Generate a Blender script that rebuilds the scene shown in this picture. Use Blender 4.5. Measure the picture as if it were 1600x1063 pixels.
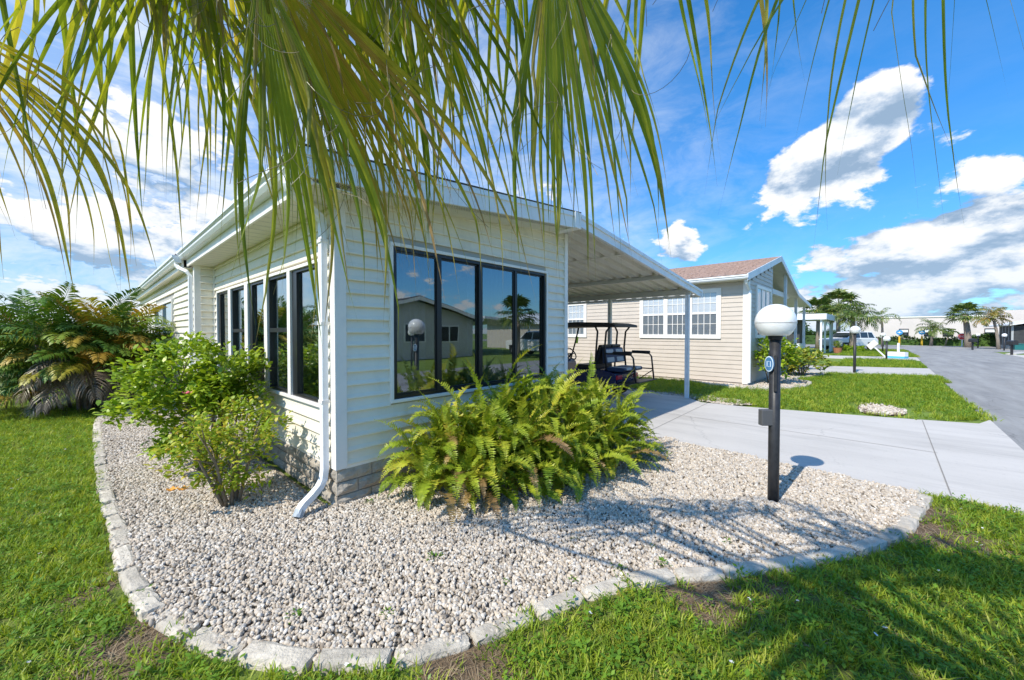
import bpy, math, random
import numpy as np
from mathutils import Vector, Matrix, Quaternion, noise as mnoise

random.seed(7)
rng = np.random.default_rng(7)
scene = bpy.context.scene
COL = scene.collection
for _o in list(bpy.data.objects):
    bpy.data.objects.remove(_o)

# ------------------------------------------------------------------ camera
# world: x runs along the street, y runs away from the street into the lots, z up (metres)
HC = 1.59
FOC = 606.0 / 1600.0
PITCH = math.radians(1.09)
_f = Vector((0.7374, 0.6755, 0)).normalized()
_r = Vector((_f.y, -_f.x, 0))
_u = Vector((0, 0, 1))
FWD = _f * math.cos(PITCH) - _u * math.sin(PITCH)
UPV = _u * math.cos(PITCH) + _f * math.sin(PITCH)
cam_d = bpy.data.cameras.new('camera')
cam_d.sensor_width = 36.0
cam_d.sensor_fit = 'HORIZONTAL'
cam_d.lens = 36.0 * FOC
cam_d.clip_start = 0.02
cam_d.clip_end = 3000
cam = bpy.data.objects.new('camera', cam_d)
COL.objects.link(cam)
cam.matrix_world = Matrix(((_r.x, UPV.x, -FWD.x, 0), (_r.y, UPV.y, -FWD.y, 0), (_r.z, UPV.z, -FWD.z, HC), (0, 0, 0, 1)))
scene.camera = cam

def ray(px, py):
    return FWD + _r * ((px - 800) / 606.0) + UPV * ((531.5 - py) / 606.0)
def at(px, py, depth):
    """a point seen at photo pixel px,py at the given distance along the view axis"""
    return Vector((0, 0, HC)) + ray(px, py) * depth

# ------------------------------------------------------------------ light
SUN_DIR = Vector((-1.41, 0.087, 1.43)).normalized()
sun_d = bpy.data.lights.new('sun', 'SUN')
sun_d.energy = 2.5
sun_d.angle = math.radians(0.53)
sun_d.color = (1.0, 0.93, 0.81)
sun = bpy.data.objects.new('sun', sun_d)
COL.objects.link(sun)
sun.rotation_euler = SUN_DIR.to_track_quat('Z', 'Y').to_euler()
sun.location = (-20, 0, 30)

scene.view_settings.view_transform = 'Standard'
scene.view_settings.look = 'None'
scene.view_settings.exposure = 1.08
scene.view_settings.gamma = 1.0
scene.view_settings.use_curve_mapping = False
scene.render.engine = 'CYCLES'
scene.cycles.max_bounces = 8
scene.cycles.transparent_max_bounces = 16
scene.cycles.use_denoising = True
scene.cycles.caustics_reflective = False
scene.cycles.caustics_refractive = False

class NT:
    """small node-tree writer"""
    def __init__(s, tree):
        s.t = tree; s.n = tree.nodes; s.l = tree.links
    def node(s, typ, **kw):
        n = s.n.new(typ)
        for k, v in kw.items():
            if k.startswith('i_'):
                key = k[2:]
                key = int(key) if key.isdigit() else key.replace('_', ' ')
                s.put(n.inputs[key], v)
            else:
                setattr(n, k, v)
        return n
    def put(s, sock, v):
        if hasattr(v, 'is_output') or isinstance(v, bpy.types.NodeSocket):
            s.l.new(v, sock)
        else:
            try:
                sock.default_value = v
            except Exception:
                sock.default_value = (v[0], v[1], v[2], 1.0)
    def math(s, op, a, b=0.0, c=None, clamp=False):
        n = s.n.new('ShaderNodeMath'); n.operation = op; n.use_clamp = clamp
        s.put(n.inputs[0], a); s.put(n.inputs[1], b)
        if c is not None: s.put(n.inputs[2], c)
        return n.outputs[0]
    def vmath(s, op, a, b=(0, 0, 0)):
        n = s.n.new('ShaderNodeVectorMath'); n.operation = op
        s.put(n.inputs[0], a); s.put(n.inputs[1], b)
        return n.outputs['Value'] if op in ('DOT_PRODUCT', 'LENGTH', 'DISTANCE') else n.outputs[0]
    def noise(s, vec, scale, detail=4, rough=.5, out=0, dist=0.0):
        n = s.n.new('ShaderNodeTexNoise')
        if vec is not None: s.l.new(vec, n.inputs['Vector'])
        n.inputs['Scale'].default_value = scale; n.inputs['Detail'].default_value = detail
        n.inputs['Roughness'].default_value = rough; n.inputs['Distortion'].default_value = dist
        return n.outputs[out]
    def ramp(s, fac, stops, interp='LINEAR'):
        n = s.n.new('ShaderNodeValToRGB'); cr = n.color_ramp; cr.interpolation = interp
        while len(cr.elements) > 1: cr.elements.remove(cr.elements[-1])
        cr.elements[0].position = stops[0][0]; cr.elements[0].color = col4(stops[0][1])
        for p, c in stops[1:]:
            e = cr.elements.new(p); e.color = col4(c)
        s.l.new(fac, n.inputs[0])
        return n.outputs[0]
    def mix(s, fac, a, b, blend='MIX'):
        n = s.n.new('ShaderNodeMix'); n.data_type = 'RGBA'; n.blend_type = blend
        s.put(n.inputs[0], fac); s.put(n.inputs[6], col4(a) if isinstance(a, tuple) else a); s.put(n.inputs[7], col4(b) if isinstance(b, tuple) else b)
        return n.outputs[2]
    def mapr(s, v, a, b, c=0.0, d=1.0, smooth=False):
        n = s.n.new('ShaderNodeMapRange'); n.clamp = True
        if smooth: n.interpolation_type = 'SMOOTHSTEP'
        s.put(n.inputs[0], v)
        for i, x in enumerate((a, b, c, d)): s.put(n.inputs[i + 1], x)
        return n.outputs[0]

def col4(c):
    if isinstance(c, (int, float)): return (c, c, c, 1)
    return (c[0], c[1], c[2], 1.0)

# ------------------------------------------------------------------ sky
world = bpy.data.worlds.new('World')
scene.world = world
world.use_nodes = True
W = NT(world.node_tree)
W.n.clear()
sky = W.n.new('ShaderNodeTexSky')
sky.sky_type = 'NISHITA'
sky.sun_disc = False
sky.sun_elevation = math.asin(SUN_DIR.z)
sky.sun_rotation = math.atan2(SUN_DIR.x, SUN_DIR.y)
sky.air_density = 1.0
sky.dust_density = 0.4
sky.ozone_density = 3.0
hsv = W.node('ShaderNodeHueSaturation', i_Saturation=1.25, i_Value=1.0)
W.l.new(sky.outputs[0], hsv.inputs['Color'])
SKYC = W.mix(1.0, hsv.outputs[0], (0.40, .70, .80), 'MULTIPLY')
bg_sky = W.node('ShaderNodeBackground', i_Strength=0.15)
W.l.new(SKYC, bg_sky.inputs[0])
tc = W.n.new('ShaderNodeTexCoord')
DIRV = tc.outputs['Generated']
sep = W.n.new('ShaderNodeSeparateXYZ'); W.l.new(DIRV, sep.inputs[0])
ELEV = sep.outputs[2]
SKYC = W.mix(W.mapr(ELEV, .0, .5, .75, 0.0), SKYC, W.mix(1.0, SKYC, (.42, .38, .55), 'MULTIPLY'))
W.l.new(SKYC, bg_sky.inputs[0])
def cloud_map(dv):
    """flatten the sky towards the horizon so that low cloud banks look foreshortened"""
    sp = W.n.new('ShaderNodeSeparateXYZ'); W.l.new(dv, sp.inputs[0])
    k = W.math('DIVIDE', 1.0, W.math('ADD', W.math('MAXIMUM', sp.outputs[2], 0.0), .42))
    cb_ = W.n.new('ShaderNodeCombineXYZ')
    W.l.new(W.math('MULTIPLY', sp.outputs[0], k), cb_.inputs[0]); W.l.new(W.math('MULTIPLY', sp.outputs[1], k), cb_.inputs[1])
    W.l.new(W.math('MULTIPLY', sp.outputs[2], W.math('MULTIPLY', k, 1.5)), cb_.inputs[2])
    return cb_.outputs[0]
def cloud_noise(vec):
    big = W.noise(vec, 1.9, 1, .5)
    fine = W.noise(vec, 5.4, 8, .60, dist=.1)
    return W.math('ADD', W.math('MULTIPLY', big, .36), W.math('MULTIPLY', fine, .64))
off = (2.3, 5.1, .7)
n0 = cloud_noise(W.vmath('ADD', cloud_map(DIRV), off))
n1 = cloud_noise(W.vmath('ADD', cloud_map(W.vmath('ADD', DIRV, (-.02, .004, .05))), off))
# coverage: banks of cumulus low over the horizon, a few separate heaps higher up, veil over the south-west
def heap(px, py, radius, amount, sx=1.0):
    d = ray(px, py).normalized()
    dd = W.vmath('SUBTRACT', DIRV, tuple(d))
    dd = W.vmath('MULTIPLY', dd, (1, 1, sx))
    ln = W.vmath('LENGTH', dd)
    return W.mapr(ln, 0.0, radius, amount, 0.0, smooth=True)
bias = W.mapr(ELEV, 0.0, 0.26, 0.11, -0.085)
bias = W.math('ADD', bias, W.mapr(ELEV, .26, .55, 0.0, -0.06))
for h in ((1375, 165, .085, .22), (1350, 215, .12, .22), (1290, 255, .12, .22), (1215, 285, .10, .22), (1570, 370, .15, .14), (1430, 400, .13, .12), (1310, 425, .10, .10), (1060, 380, .09, .17), (250, 340, .45, .10), (120, 120, .5, .07), (830, 285, .14, .12), (1490, 215, .06, .12), (1555, 265, .05, .12)):
    bias = W.math('ADD', bias, heap(*h))
dens = W.math('ADD', n0, bias)
mask = W.mapr(dens, 0.545, 0.605, 0.0, 1.0, smooth=True)
wisp = W.noise(W.vmath('MULTIPLY', DIRV, (2.0, 2.0, 5.0)), 3.2, 9, .66, dist=.5)
side = W.vmath('DOT_PRODUCT', DIRV, tuple((-_r * .8 + _f * .6).normalized()))
wm = W.math('ADD', W.math('MULTIPLY', W.mapr(wisp, .42, .72, 0.0, .7), W.mapr(side, -.1, .8, .05, 1.0)), W.mapr(side, .1, 1.0, 0.0, .34))
litv = W.math('MULTIPLY_ADD', W.math('SUBTRACT', n0, n1), 6.5, 0.66)
thick = W.mapr(dens, .60, .85, 0.0, .22)
litv = W.math('SUBTRACT', litv, thick, clamp=True)
ccol = W.ramp(litv, [(0.0, (1.05, 1.5, 2.1)), (.3, (1.7, 2.1, 2.65)), (.55, (2.7, 2.9, 3.15)), (.9, (3.5, 3.5, 3.5))])
low = W.mapr(ELEV, 0.0, .20, .45, 0.0)
ccol = W.mix(low, ccol, (1.5, 2.2, 3.0))
ccol = W.mix(W.mapr(W.math('SUBTRACT', mask, wm), -.3, .2), (2.9, 3.15, 3.4), ccol)
bg_cloud = W.node('ShaderNodeBackground', i_Strength=0.15)
W.l.new(ccol, bg_cloud.inputs[0])
cover = W.math('MAXIMUM', mask, wm)
cover = W.math('MULTIPLY', cover, W.mapr(ELEV, -.02, .01))
mixs = W.n.new('ShaderNodeMixShader')
W.l.new(cover, mixs.inputs[0]); W.l.new(bg_sky.outputs[0], mixs.inputs[1]); W.l.new(bg_cloud.outputs[0], mixs.inputs[2])
wo = W.n.new('ShaderNodeOutputWorld')
W.l.new(mixs.outputs[0], wo.inputs[0])

# ------------------------------------------------------------------ materials
M = {}
def new_mat(name):
    m = bpy.data.materials.new(name); m.use_nodes = True
    t = NT(m.node_tree); t.n.clear()
    out = t.n.new('ShaderNodeOutputMaterial')
    M[name] = m
    return m, t, out
def mat(name, c1, c2=None, scale=6., rough=.55, bump=0.0, bscale=60., spec=.4, metallic=0.0, detail=5, lo=.35, hi=.65, rand=0.0, stain=None, stain_scale=1.5, bdist=.01, stretch=(1, 1, 1), emit=None):
    m, t, out = new_mat(name)
    p = t.n.new('ShaderNodeBsdfPrincipled')
    t.l.new(p.outputs[0], out.inputs[0])
    co = t.n.new('ShaderNodeTexCoord').outputs['Object']
    geo = t.n.new('ShaderNodeNewGeometry')
    vec = t.vmath('MULTIPLY', geo.outputs['Position'], stretch)
    c = None
    if c2 is not None:
        n = t.noise(vec, scale, detail, .6)
        c = t.mix(t.mapr(n, lo, hi), c1, c2)
    if stain is not None:
        n = t.noise(vec, stain_scale, 6, .65)
        c = t.mix(t.mapr(n, .52, .75, 0, .8), c if c is not None else c1, stain)
    if rand:
        oi = t.n.new('ShaderNodeObjectInfo')
        v = t.mapr(oi.outputs['Random'], 0, 1, 1 - rand, 1 + rand)
        h = t.node('ShaderNodeHueSaturation', i_Value=v)
        t.put(h.inputs['Color'], c if c is not None else col4(c1))
        c = h.outputs[0]
    t.put(p.inputs['Base Color'], c if c is not None else col4(c1))
    p.inputs['Roughness'].default_value = rough
    p.inputs['Specular IOR Level'].default_value = spec
    p.inputs['Metallic'].default_value = metallic
    if bump:
        n = t.noise(vec, bscale, 4, .6)
        b = t.node('ShaderNodeBump', i_Strength=bump, i_Distance=bdist)
        t.l.new(n, b.inputs['Height']); t.l.new(b.outputs[0], p.inputs['Normal'])
    return m
def paving_extras(name, crack, crack_scale, dark, marks, mark_axis, mark_scale):
    m = M[name]; t = NT(m.node_tree)
    p = [n for n in t.n if n.type == 'BSDF_PRINCIPLED'][0]
    src = p.inputs['Base Color'].links[0].from_socket
    geo = t.n.new('ShaderNodeNewGeometry').outputs['Position']
    wob = t.vmath('ADD', geo, t.vmath('MULTIPLY', t.noise(geo, 1.7, 5, .6, out=1), (.55, .55, 0)))
    v = t.node('ShaderNodeTexVoronoi', feature='DISTANCE_TO_EDGE', i_Scale=crack_scale); t.l.new(wob, v.inputs['Vector'])
    cm = t.mapr(v.outputs[0], 0.0, crack, dark, 0.0)
    keep = t.mapr(t.noise(geo, .45, 2, .5), .45, .6)
    c = t.mix(t.math('MULTIPLY', cm, keep), src, (.10, .095, .09))
    st = t.noise(t.vmath('MULTIPLY', geo, mark_axis), mark_scale, 7, .7)
    c = t.mix(t.mapr(st, .5, .72, 0.0, marks), c, (.20, .19, .18))
    sp = t.noise(geo, 26, 3, .7)
    c = t.mix(t.mapr(sp, .60, .76, 0.0, .30), c, (.22, .21, .19))
    t.l.new(c, p.inputs['Base Color'])
def leaf_mat(name, stops, source='island', trans=.35, rough=.45, gloss=.12, along=None):
    m, t, out = new_mat(name)
    geo = t.n.new('ShaderNodeNewGeometry')
    oi = t.n.new('ShaderNodeObjectInfo')
    r = geo.outputs['Random Per Island'] if source == 'island' else oi.outputs['Random']
    if source == 'both':
        r = t.math('ADD', t.math('MULTIPLY', oi.outputs['Random'], .7), t.math('MULTIPLY', geo.outputs['Random Per Island'], .3))
    c = t.ramp(r, stops)
    if along:
        at_ = t.node('ShaderNodeAttribute', attribute_name='tip')
        tn = t.math('ADD', at_.outputs['Fac'], t.math('MULTIPLY', t.math('SUBTRACT', r, .5), .45))
        c = t.mix(t.mapr(tn, .62, 1.05), c, along)
    n = t.noise(geo.outputs['Position'], 9, 3, .6)
    h = t.node('ShaderNodeHueSaturation', i_Value=t.mapr(n, .3, .7, .78, 1.2))
    t.l.new(c, h.inputs['Color'])
    c = h.outputs[0]
    d = t.n.new('ShaderNodeBsdfDiffuse'); t.l.new(c, d.inputs[0])
    tr = t.n.new('ShaderNodeBsdfTranslucent')
    t.l.new(t.mix(1.0, c, (1.25, 1.2, .55), 'MULTIPLY'), tr.inputs[0])
    m1 = t.n.new('ShaderNodeMixShader'); m1.inputs[0].default_value = trans
    t.l.new(d.outputs[0], m1.inputs[1]); t.l.new(tr.outputs[0], m1.inputs[2])
    g = t.node('ShaderNodeBsdfGlossy', i_Roughness=rough)
    g.inputs[0].default_value = (.9, .95, .8, 1)
    lw = t.node('ShaderNodeLayerWeight', i_Blend=.5)
    m2 = t.n.new('ShaderNodeMixShader'); t.l.new(t.math('MULTIPLY_ADD', t.math('POWER', lw.outputs['Facing'], 3.0), gloss * 1.6, gloss * .35), m2.inputs[0])
    t.l.new(m1.outputs[0], m2.inputs[1]); t.l.new(g.outputs[0], m2.inputs[2])
    t.l.new(m2.outputs[0], out.inputs[0])
    return m
def glass_mat(name, tint, base=.10, gain=1.6, wave=.0):
    m, t, out = new_mat(name)
    tr = t.n.new('ShaderNodeBsdfTransparent'); tr.inputs[0].default_value = col4(tint)
    g = t.node('ShaderNodeBsdfGlossy', i_Roughness=0.0); g.inputs[0].default_value = (.93, .97, 1, 1)
    lw = t.node('ShaderNodeLayerWeight', i_Blend=.5)
    fac = t.math('MULTIPLY_ADD', t.math('POWER', lw.outputs['Facing'], 4.0), gain, base, clamp=True)
    mx = t.n.new('ShaderNodeMixShader'); t.l.new(fac, mx.inputs[0])
    t.l.new(tr.outputs[0], mx.inputs[1]); t.l.new(g.outputs[0], mx.inputs[2])
    if wave:
        geo = t.n.new('ShaderNodeNewGeometry')
        n = t.noise(geo.outputs['Position'], 1.6, 1, .5)
        b = t.node('ShaderNodeBump', i_Strength=wave, i_Distance=.02); t.l.new(n, b.inputs['Height'])
        t.l.new(b.outputs[0], g.inputs['Normal'])
    t.l.new(mx.outputs[0], out.inputs[0])
    return m

mat('siding_cream', (.86, .805, .675), (.815, .76, .635), 2.5, .42, rand=.02, stain=(.70, .65, .54), stain_scale=2.6, bump=.22, bscale=4.5, bdist=.03, spec=.45, stretch=(1.6, 1.6, .55))
mat('trim_white', (.88, .84, .79), (.84, .80, .75), 3, .38, stain=(.72, .70, .67), stain_scale=3.0)
mat('gutter_white', (.85, .86, .87), (.82, .83, .84), 3, .3, stain=(.72, .72, .70), stain_scale=4)
mat('soffit_cream', (.78, .74, .62), (.73, .69, .58), 6, .6)
mat('wall_core', (.45, .43, .38))
mat('block_stone', (.46, .41, .34), (.34, .30, .25), 14, .9, bump=.9, bscale=45, rand=.12, bdist=.012, spec=.15)
mat('outlet_grey', (.33, .38, .42), None, rough=.5)
mat('mortar', (.30, .28, .25), (.24, .22, .2), 20, .95)
mat('edging_stone', (.62, .56, .47), (.46, .41, .34), 11, .9, bump=1.0, bscale=55, rand=.12, bdist=.01, spec=.15, stain=(.33, .30, .25), stain_scale=3)
mat('window_black', (.016, .016, .018), None, rough=.35, spec=.5)
mat('shingle_dark', (.10, .085, .075), (.06, .05, .045), 30, .95, bump=.6)
mat('pan_cream', (.74, .71, .62), (.68, .65, .57), 3, .45, stain=(.6, .57, .49), stain_scale=1.2)
mat('carport_white', (.80, .82, .84), (.75, .77, .79), 5, .4, stain=(.55, .57, .58), stain_scale=2.2)
mat('beam_grey', (.56, .56, .53), (.50, .50, .47), 3, .5)
mat('interior_wall', (.62, .58, .50), None, rough=.8)
mat('interior_floor', (.22, .18, .14), (.17, .13, .1), 5, .5)
mat('curtain', (.78, .79, .80), None, rough=.9)
mat('screen_mesh', (.03, .032, .035), None, rough=.8)
glass_mat('window_glass', (.50, .55, .56), .22, .8, wave=.07)
glass_mat('window_glass_side', (.66, .80, .77), .26, .8, wave=.03)
glass_mat('window_glass_far', (.92, .94, .96), .06, .4)
mat('window_grey', (.23, .25, .27), None, rough=.6)
mat('concrete', (.60, .565, .52), (.53, .50, .46), 1.3, .85, bump=.25, bscale=70, stain=(.41, .385, .35), stain_scale=.7, bdist=.004, detail=9, stretch=(1, .35, 1))
mat('asphalt', (.35, .345, .335), (.27, .267, .26), 1.2, .9, bump=.5, bscale=120, stain=(.17, .17, .175), stain_scale=.5, bdist=.006, detail=9, stretch=(.35, 1.6, 1))
paving_extras('concrete', .004, .30, .38, .26, (1.6, .25, 1), 1.6)
paving_extras('asphalt', .010, .55, .6, .45, (.16, 2.2, 1), 1.5)
mat('soil', (.20, .135, .085), (.12, .085, .05), 7, .95, bump=.8, bscale=60, bdist=.02)
mat('turf_base', (.16, .22, .035), (.13, .16, .032), 3.5, .95, bump=.8, bscale=70, bdist=.02, stain=(.15, .12, .05), stain_scale=1.2)
mat('far_turf', (.19, .28, .036), (.14, .21, .03), 1.6, .95, bump=.8, bscale=20, bdist=.03, stain=(.17, .20, .05), stain_scale=.6, detail=9)
mat('gravel_base', (.36, .315, .26), (.24, .21, .17), 60, .95, bump=.9, bscale=80, bdist=.015)
mat('lamp_black', (.022, .022, .025), (.035, .035, .038), 20, .42, bump=.1, bscale=50)
mat('lamp_globe', (.90, .895, .89), (.84, .83, .82), 9, rough=.22, spec=.5)
_p = [n for n in M['lamp_globe'].node_tree.nodes if n.type == 'BSDF_PRINCIPLED'][0]
_p.inputs['Subsurface Weight'].default_value = .9; _p.inputs['Subsurface Radius'].default_value = (1, 1, 1); _p.inputs['Subsurface Scale'].default_value = .14
mat('box_grey', (.10, .10, .105), None, rough=.5)
mat('plaque_blue', (.09, .22, .42), (.06, .16, .33), 40, .3)
mat('plaque_pale', (.62, .74, .84), None, rough=.3)
mat('siding_pale', (.64, .62, .58), (.58, .56, .52), 3, .6)
mat('siding_tan', (.60, .525, .45), (.56, .49, .42), 3, .5, stain=(.52, .455, .39), stain_scale=1.2)
mat('shingle_brown', (.43, .31, .265), (.27, .19, .16), 5.5, .95, bump=.8, bscale=40, detail=8, stretch=(1, 3, 1))
mat('stucco_white', (.66, .59, .575), (.60, .54, .525), .6, .9)
mat('stucco_plain', (.80, .80, .78), (.74, .74, .72), .8, .8)
mat('metal_roof_white', (.82, .83, .84), (.76, .77, .78), 2, .4)
mat('dark_screen', (.055, .058, .06), (.035, .037, .04), 3, .7)
mat('grey_wall', (.42, .44, .45), (.36, .38, .39), 3, .7)
mat('bark_palm', (.36, .30, .25), (.22, .18, .14), 14, .95, bump=1, bscale=30, bdist=.03, stretch=(1, 1, 3))
mat('bark_shrub', (.28, .23, .17), (.19, .155, .11), 25, .9, bump=.8, bscale=60)
mat('car_white', (.80, .81, .82), None, rough=.25, spec=.6)
mat('car_glass', (.03, .04, .05), None, rough=.08, spec=.8)
mat('tyre', (.018, .018, .018), None, rough=.85)
mat('rim_metal', (.45, .46, .48), None, rough=.3, metallic=.8)
mat('cart_black', (.018, .018, .02), None, rough=.45)
mat('cart_navy', (.012, .02, .075), None, rough=.2, spec=.7)
mat('cart_seat_grey', (.46, .47, .48), None, rough=.6)
mat('cart_seat_navy', (.025, .045, .10), None, rough=.55)
mat('lens_red', (.55, .02, .04), None, rough=.2, spec=.6)
mat('mirror', (.5, .62, .5), None, rough=.05, metallic=1.0)
mat('paint_yellow', (.72, .45, .04), None, rough=.6)
mat('paint_blue', (.03, .26, .55), None, rough=.5)
mat('paint_cyan', (.10, .45, .62), None, rough=.5)
mat('sign_red', (.55, .05, .05), None, rough=.4)
mat('paint_white', (.80, .80, .80), None, rough=.6)
mat('terracotta', (.45, .19, .10), (.36, .14, .07), 20, .85)
mat('petal_pink', (.75, .16, .22), None, rough=.6)
mat('petal_orange', (.82, .38, .07), None, rough=.6)
mat('petal_white', (.82, .80, .82), None, rough=.6)
mat('teal_fabric', (.02, .16, .16), None, rough=.7)

leaf_mat('fern_leaf', [(0, (.12, .20, .014)), (.3, (.25, .34, .022)), (.6, (.38, .44, .034)), (.85, (.50, .48, .05)), (.95, (.54, .44, .06)), (1, (.45, .26, .07))], 'both', .34, gloss=.07)
leaf_mat('fern_leaf_dry', [(0, (.34, .24, .08)), (1, (.25, .14, .06))], 'object', .25)
leaf_mat('hibiscus_leaf', [(0, (.18, .30, .018)), (.6, (.33, .46, .03)), (1, (.48, .56, .05))], 'island', .38, rough=.35, gloss=.10)
leaf_mat('young_leaf', [(0, (.18, .30, .018)), (.5, (.33, .43, .028)), (.85, (.48, .48, .045)), (1, (.55, .38, .05))], 'island', .35, gloss=.08)
leaf_mat('areca_leaf', [(0, (.045, .11, .018)), (.35, (.10, .20, .02)), (.65, (.19, .28, .026)), (.85, (.38, .31, .03)), (1, (.46, .26, .035))], 'object', .25, gloss=.1)
leaf_mat('areca_dead', [(0, (.26, .22, .19)), (1, (.18, .12, .07))], 'object', .15)
leaf_mat('fan_leaf', [(0, (.14, .20, .02)), (.35, (.28, .35, .03)), (.7, (.45, .45, .045)), (.9, (.58, .48, .065)), (1, (.46, .32, .10))], 'island', .46, rough=.4, gloss=.09, along=(.34, .25, .12))
leaf_mat('fan_leaf_yellow_lit', [(0, (.34, .32, .03)), (.5, (.50, .40, .045)), (1, (.46, .27, .07))], 'island', .5, gloss=.08, along=(.33, .22, .12))  # yellow of light shining through the blade put into the colour; tips dry
leaf_mat('thread', [(0, (.20, .17, .12)), (1, (.32, .27, .2))], 'island', .2)
leaf_mat('grass_blade', [(0, (.15, .25, .022)), (.45, (.28, .39, .032)), (.8, (.43, .48, .055)), (1, (.52, .46, .15))], 'both', .42, gloss=.05)
leaf_mat('weed_leaf', [(0, (.09, .20, .02)), (1, (.19, .33, .03))], 'both', .32, gloss=.06)
leaf_mat('dry_straw', [(0, (.26, .18, .11)), (1, (.42, .32, .2))], 'both', .15)
leaf_mat('far_palm_leaf', [(0, (.045, .09, .015)), (.6, (.10, .17, .022)), (1, (.22, .23, .04))], 'island', .25)
leaf_mat('far_palm_orange', [(0, (.10, .14, .02)), (.6, (.20, .18, .03)), (1, (.42, .24, .04))], 'island', .25)
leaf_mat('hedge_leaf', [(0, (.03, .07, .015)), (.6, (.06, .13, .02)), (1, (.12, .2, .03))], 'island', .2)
leaf_mat('croton_leaf', [(0, (.10, .20, .02)), (.5, (.24, .33, .03)), (1, (.50, .42, .04))], 'island', .3)

def pebble_mat():
    m, t, out = new_mat('pebble')
    oi = t.n.new('ShaderNodeObjectInfo')
    c = t.ramp(oi.outputs['Random'], [(0, (.24, .195, .15)), (.13, (.40, .34, .275)), (.35, (.55, .475, .385)), (.55, (.61, .51, .395)), (.72, (.48, .445, .40)), (.88, (.66, .59, .50)), (1, (.74, .69, .62))])
    geo = t.n.new('ShaderNodeNewGeometry')
    n = t.noise(geo.outputs['Position'], 70, 3, .6)
    c = t.mix(t.mapr(n, .45, .75, 0, .35), c, (.36, .30, .24))
    p = t.node('ShaderNodeBsdfPrincipled', i_Roughness=.8)
    p.inputs['Specular IOR Level'].default_value = .25
    t.l.new(c, p.inputs['Base Color']); t.l.new(p.outputs[0], out.inputs[0])
pebble_mat()

# ------------------------------------------------------------------ mesh helpers
class MB:
    def __init__(s): s.v = []; s.f = []; s.m = []; s.mi = 0
    def add(s, verts, faces):
        o = len(s.v); s.v.extend([tuple(p) for p in verts])
        for q in faces:
            s.f.append(tuple(i + o for i in q)); s.m.append(s.mi)
    def box(s, x0, x1, y0, y1, z0, z1):
        s.add([(x0, y0, z0), (x1, y0, z0), (x1, y1, z0), (x0, y1, z0), (x0, y0, z1), (x1, y0, z1), (x1, y1, z1), (x0, y1, z1)],
              [(0, 3, 2, 1), (4, 5, 6, 7), (0, 1, 5, 4), (1, 2, 6, 5), (2, 3, 7, 6), (3, 0, 4, 7)])
        return s
    def hexa(s, p):
        """eight corner points: bottom ring then top ring"""
        s.add(p, [(0, 3, 2, 1), (4, 5, 6, 7), (0, 1, 5, 4), (1, 2, 6, 5), (2, 3, 7, 6), (3, 0, 4, 7)])
        return s
    def prism(s, poly, axis, a, b):
        """extrude a 2-D polygon along axis ('x','y','z') from a to b"""
        def mk(p, c):
            return (c, p[0], p[1]) if axis == 'x' else ((p[0], c, p[1]) if axis == 'y' else (p[0], p[1], c))
        n = len(poly)
        v = [mk(p, a) for p in poly] + [mk(p, b) for p in poly]
        f = [tuple(range(n))[::-1], tuple(range(n, 2 * n))] + [(i, (i + 1) % n, (i + 1) % n + n, i + n) for i in range(n)]
        s.add(v, f)
        return s
    def tube(s, pts, rad, n=8, cap=True):
        pts = [Vector(p) for p in pts]
        if not hasattr(rad, '__len__'): rad = [rad] * len(pts)
        v = []; f = []
        up = Vector((0, 0, 1))
        d0 = (pts[1] - pts[0]).normalized()
        x = d0.cross(up)
        if x.length < 1e-3: x = d0.cross(Vector((1, 0, 0)))
        x.normalize()
        for i, p in enumerate(pts):
            d = (pts[min(i + 1, len(pts) - 1)] - pts[max(i - 1, 0)]).normalized()
            x = (x - d * x.dot(d)).normalized(); y = d.cross(x)
            for k in range(n):
                a = 2 * math.pi * k / n
                v.append(p + (x * math.cos(a) + y * math.sin(a)) * rad[i])
        for i in range(len(pts) - 1):
            for k in range(n):
                f.append((i * n + k, i * n + (k + 1) % n, (i + 1) * n + (k + 1) % n, (i + 1) * n + k))
        if cap:
            f.append(tuple(range(n))[::-1]); f.append(tuple(range((len(pts) - 1) * n, len(pts) * n)))
        s.add(v, f)
        return s
    def lathe(s, prof, n=24, c=(0, 0, 0), cap=True):
        v = []; f = []
        for r, z in prof:
            for k in range(n):
                a = 2 * math.pi * k / n
                v.append((c[0] + r * math.cos(a), c[1] + r * math.sin(a), c[2] + z))
        for i in range(len(prof) - 1):
            for k in range(n):
                f.append((i * n + k, i * n + (k + 1) % n, (i + 1) * n + (k + 1) % n, (i + 1) * n + k))
        if cap:
            f.append(tuple(range(n))[::-1]); f.append(tuple(range((len(prof) - 1) * n, len(prof) * n)))
        s.add(v, f)
        return s
    def mesh(s, name, mats, smooth=False):
        me = bpy.data.meshes.new(name)
        me.from_pydata([tuple(p) for p in s.v], [], s.f)
        if not isinstance(mats, (list, tuple)): mats = [mats]
        for m in mats: me.materials.append(M[m])
        if len(mats) > 1:
            me.polygons.foreach_set('material_index', s.m)
        if smooth:
            me.polygons.foreach_set('use_smooth', [True] * len(me.polygons))
        me.update()
        return me
    def build(s, name, mats, parent=None, smooth=False, loc=None, rot=None, bevel=0.0):
        o = bpy.data.objects.new(name, s.mesh(name, mats, smooth))
        COL.objects.link(o)
        if loc is not None: o.location = loc
        if rot is not None: o.rotation_euler = rot
        if parent is not None: o.parent = parent
        if bevel:
            b = o.modifiers.new('bevel', 'BEVEL'); b.width = bevel; b.segments = 2; b.limit_method = 'ANGLE'
        return o
def box(name, m, parent, x0, x1, y0, y1, z0, z1, bevel=0.0):
    return MB().box(x0, x1, y0, y1, z0, z1).build(name, m, parent, bevel=bevel)
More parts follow.
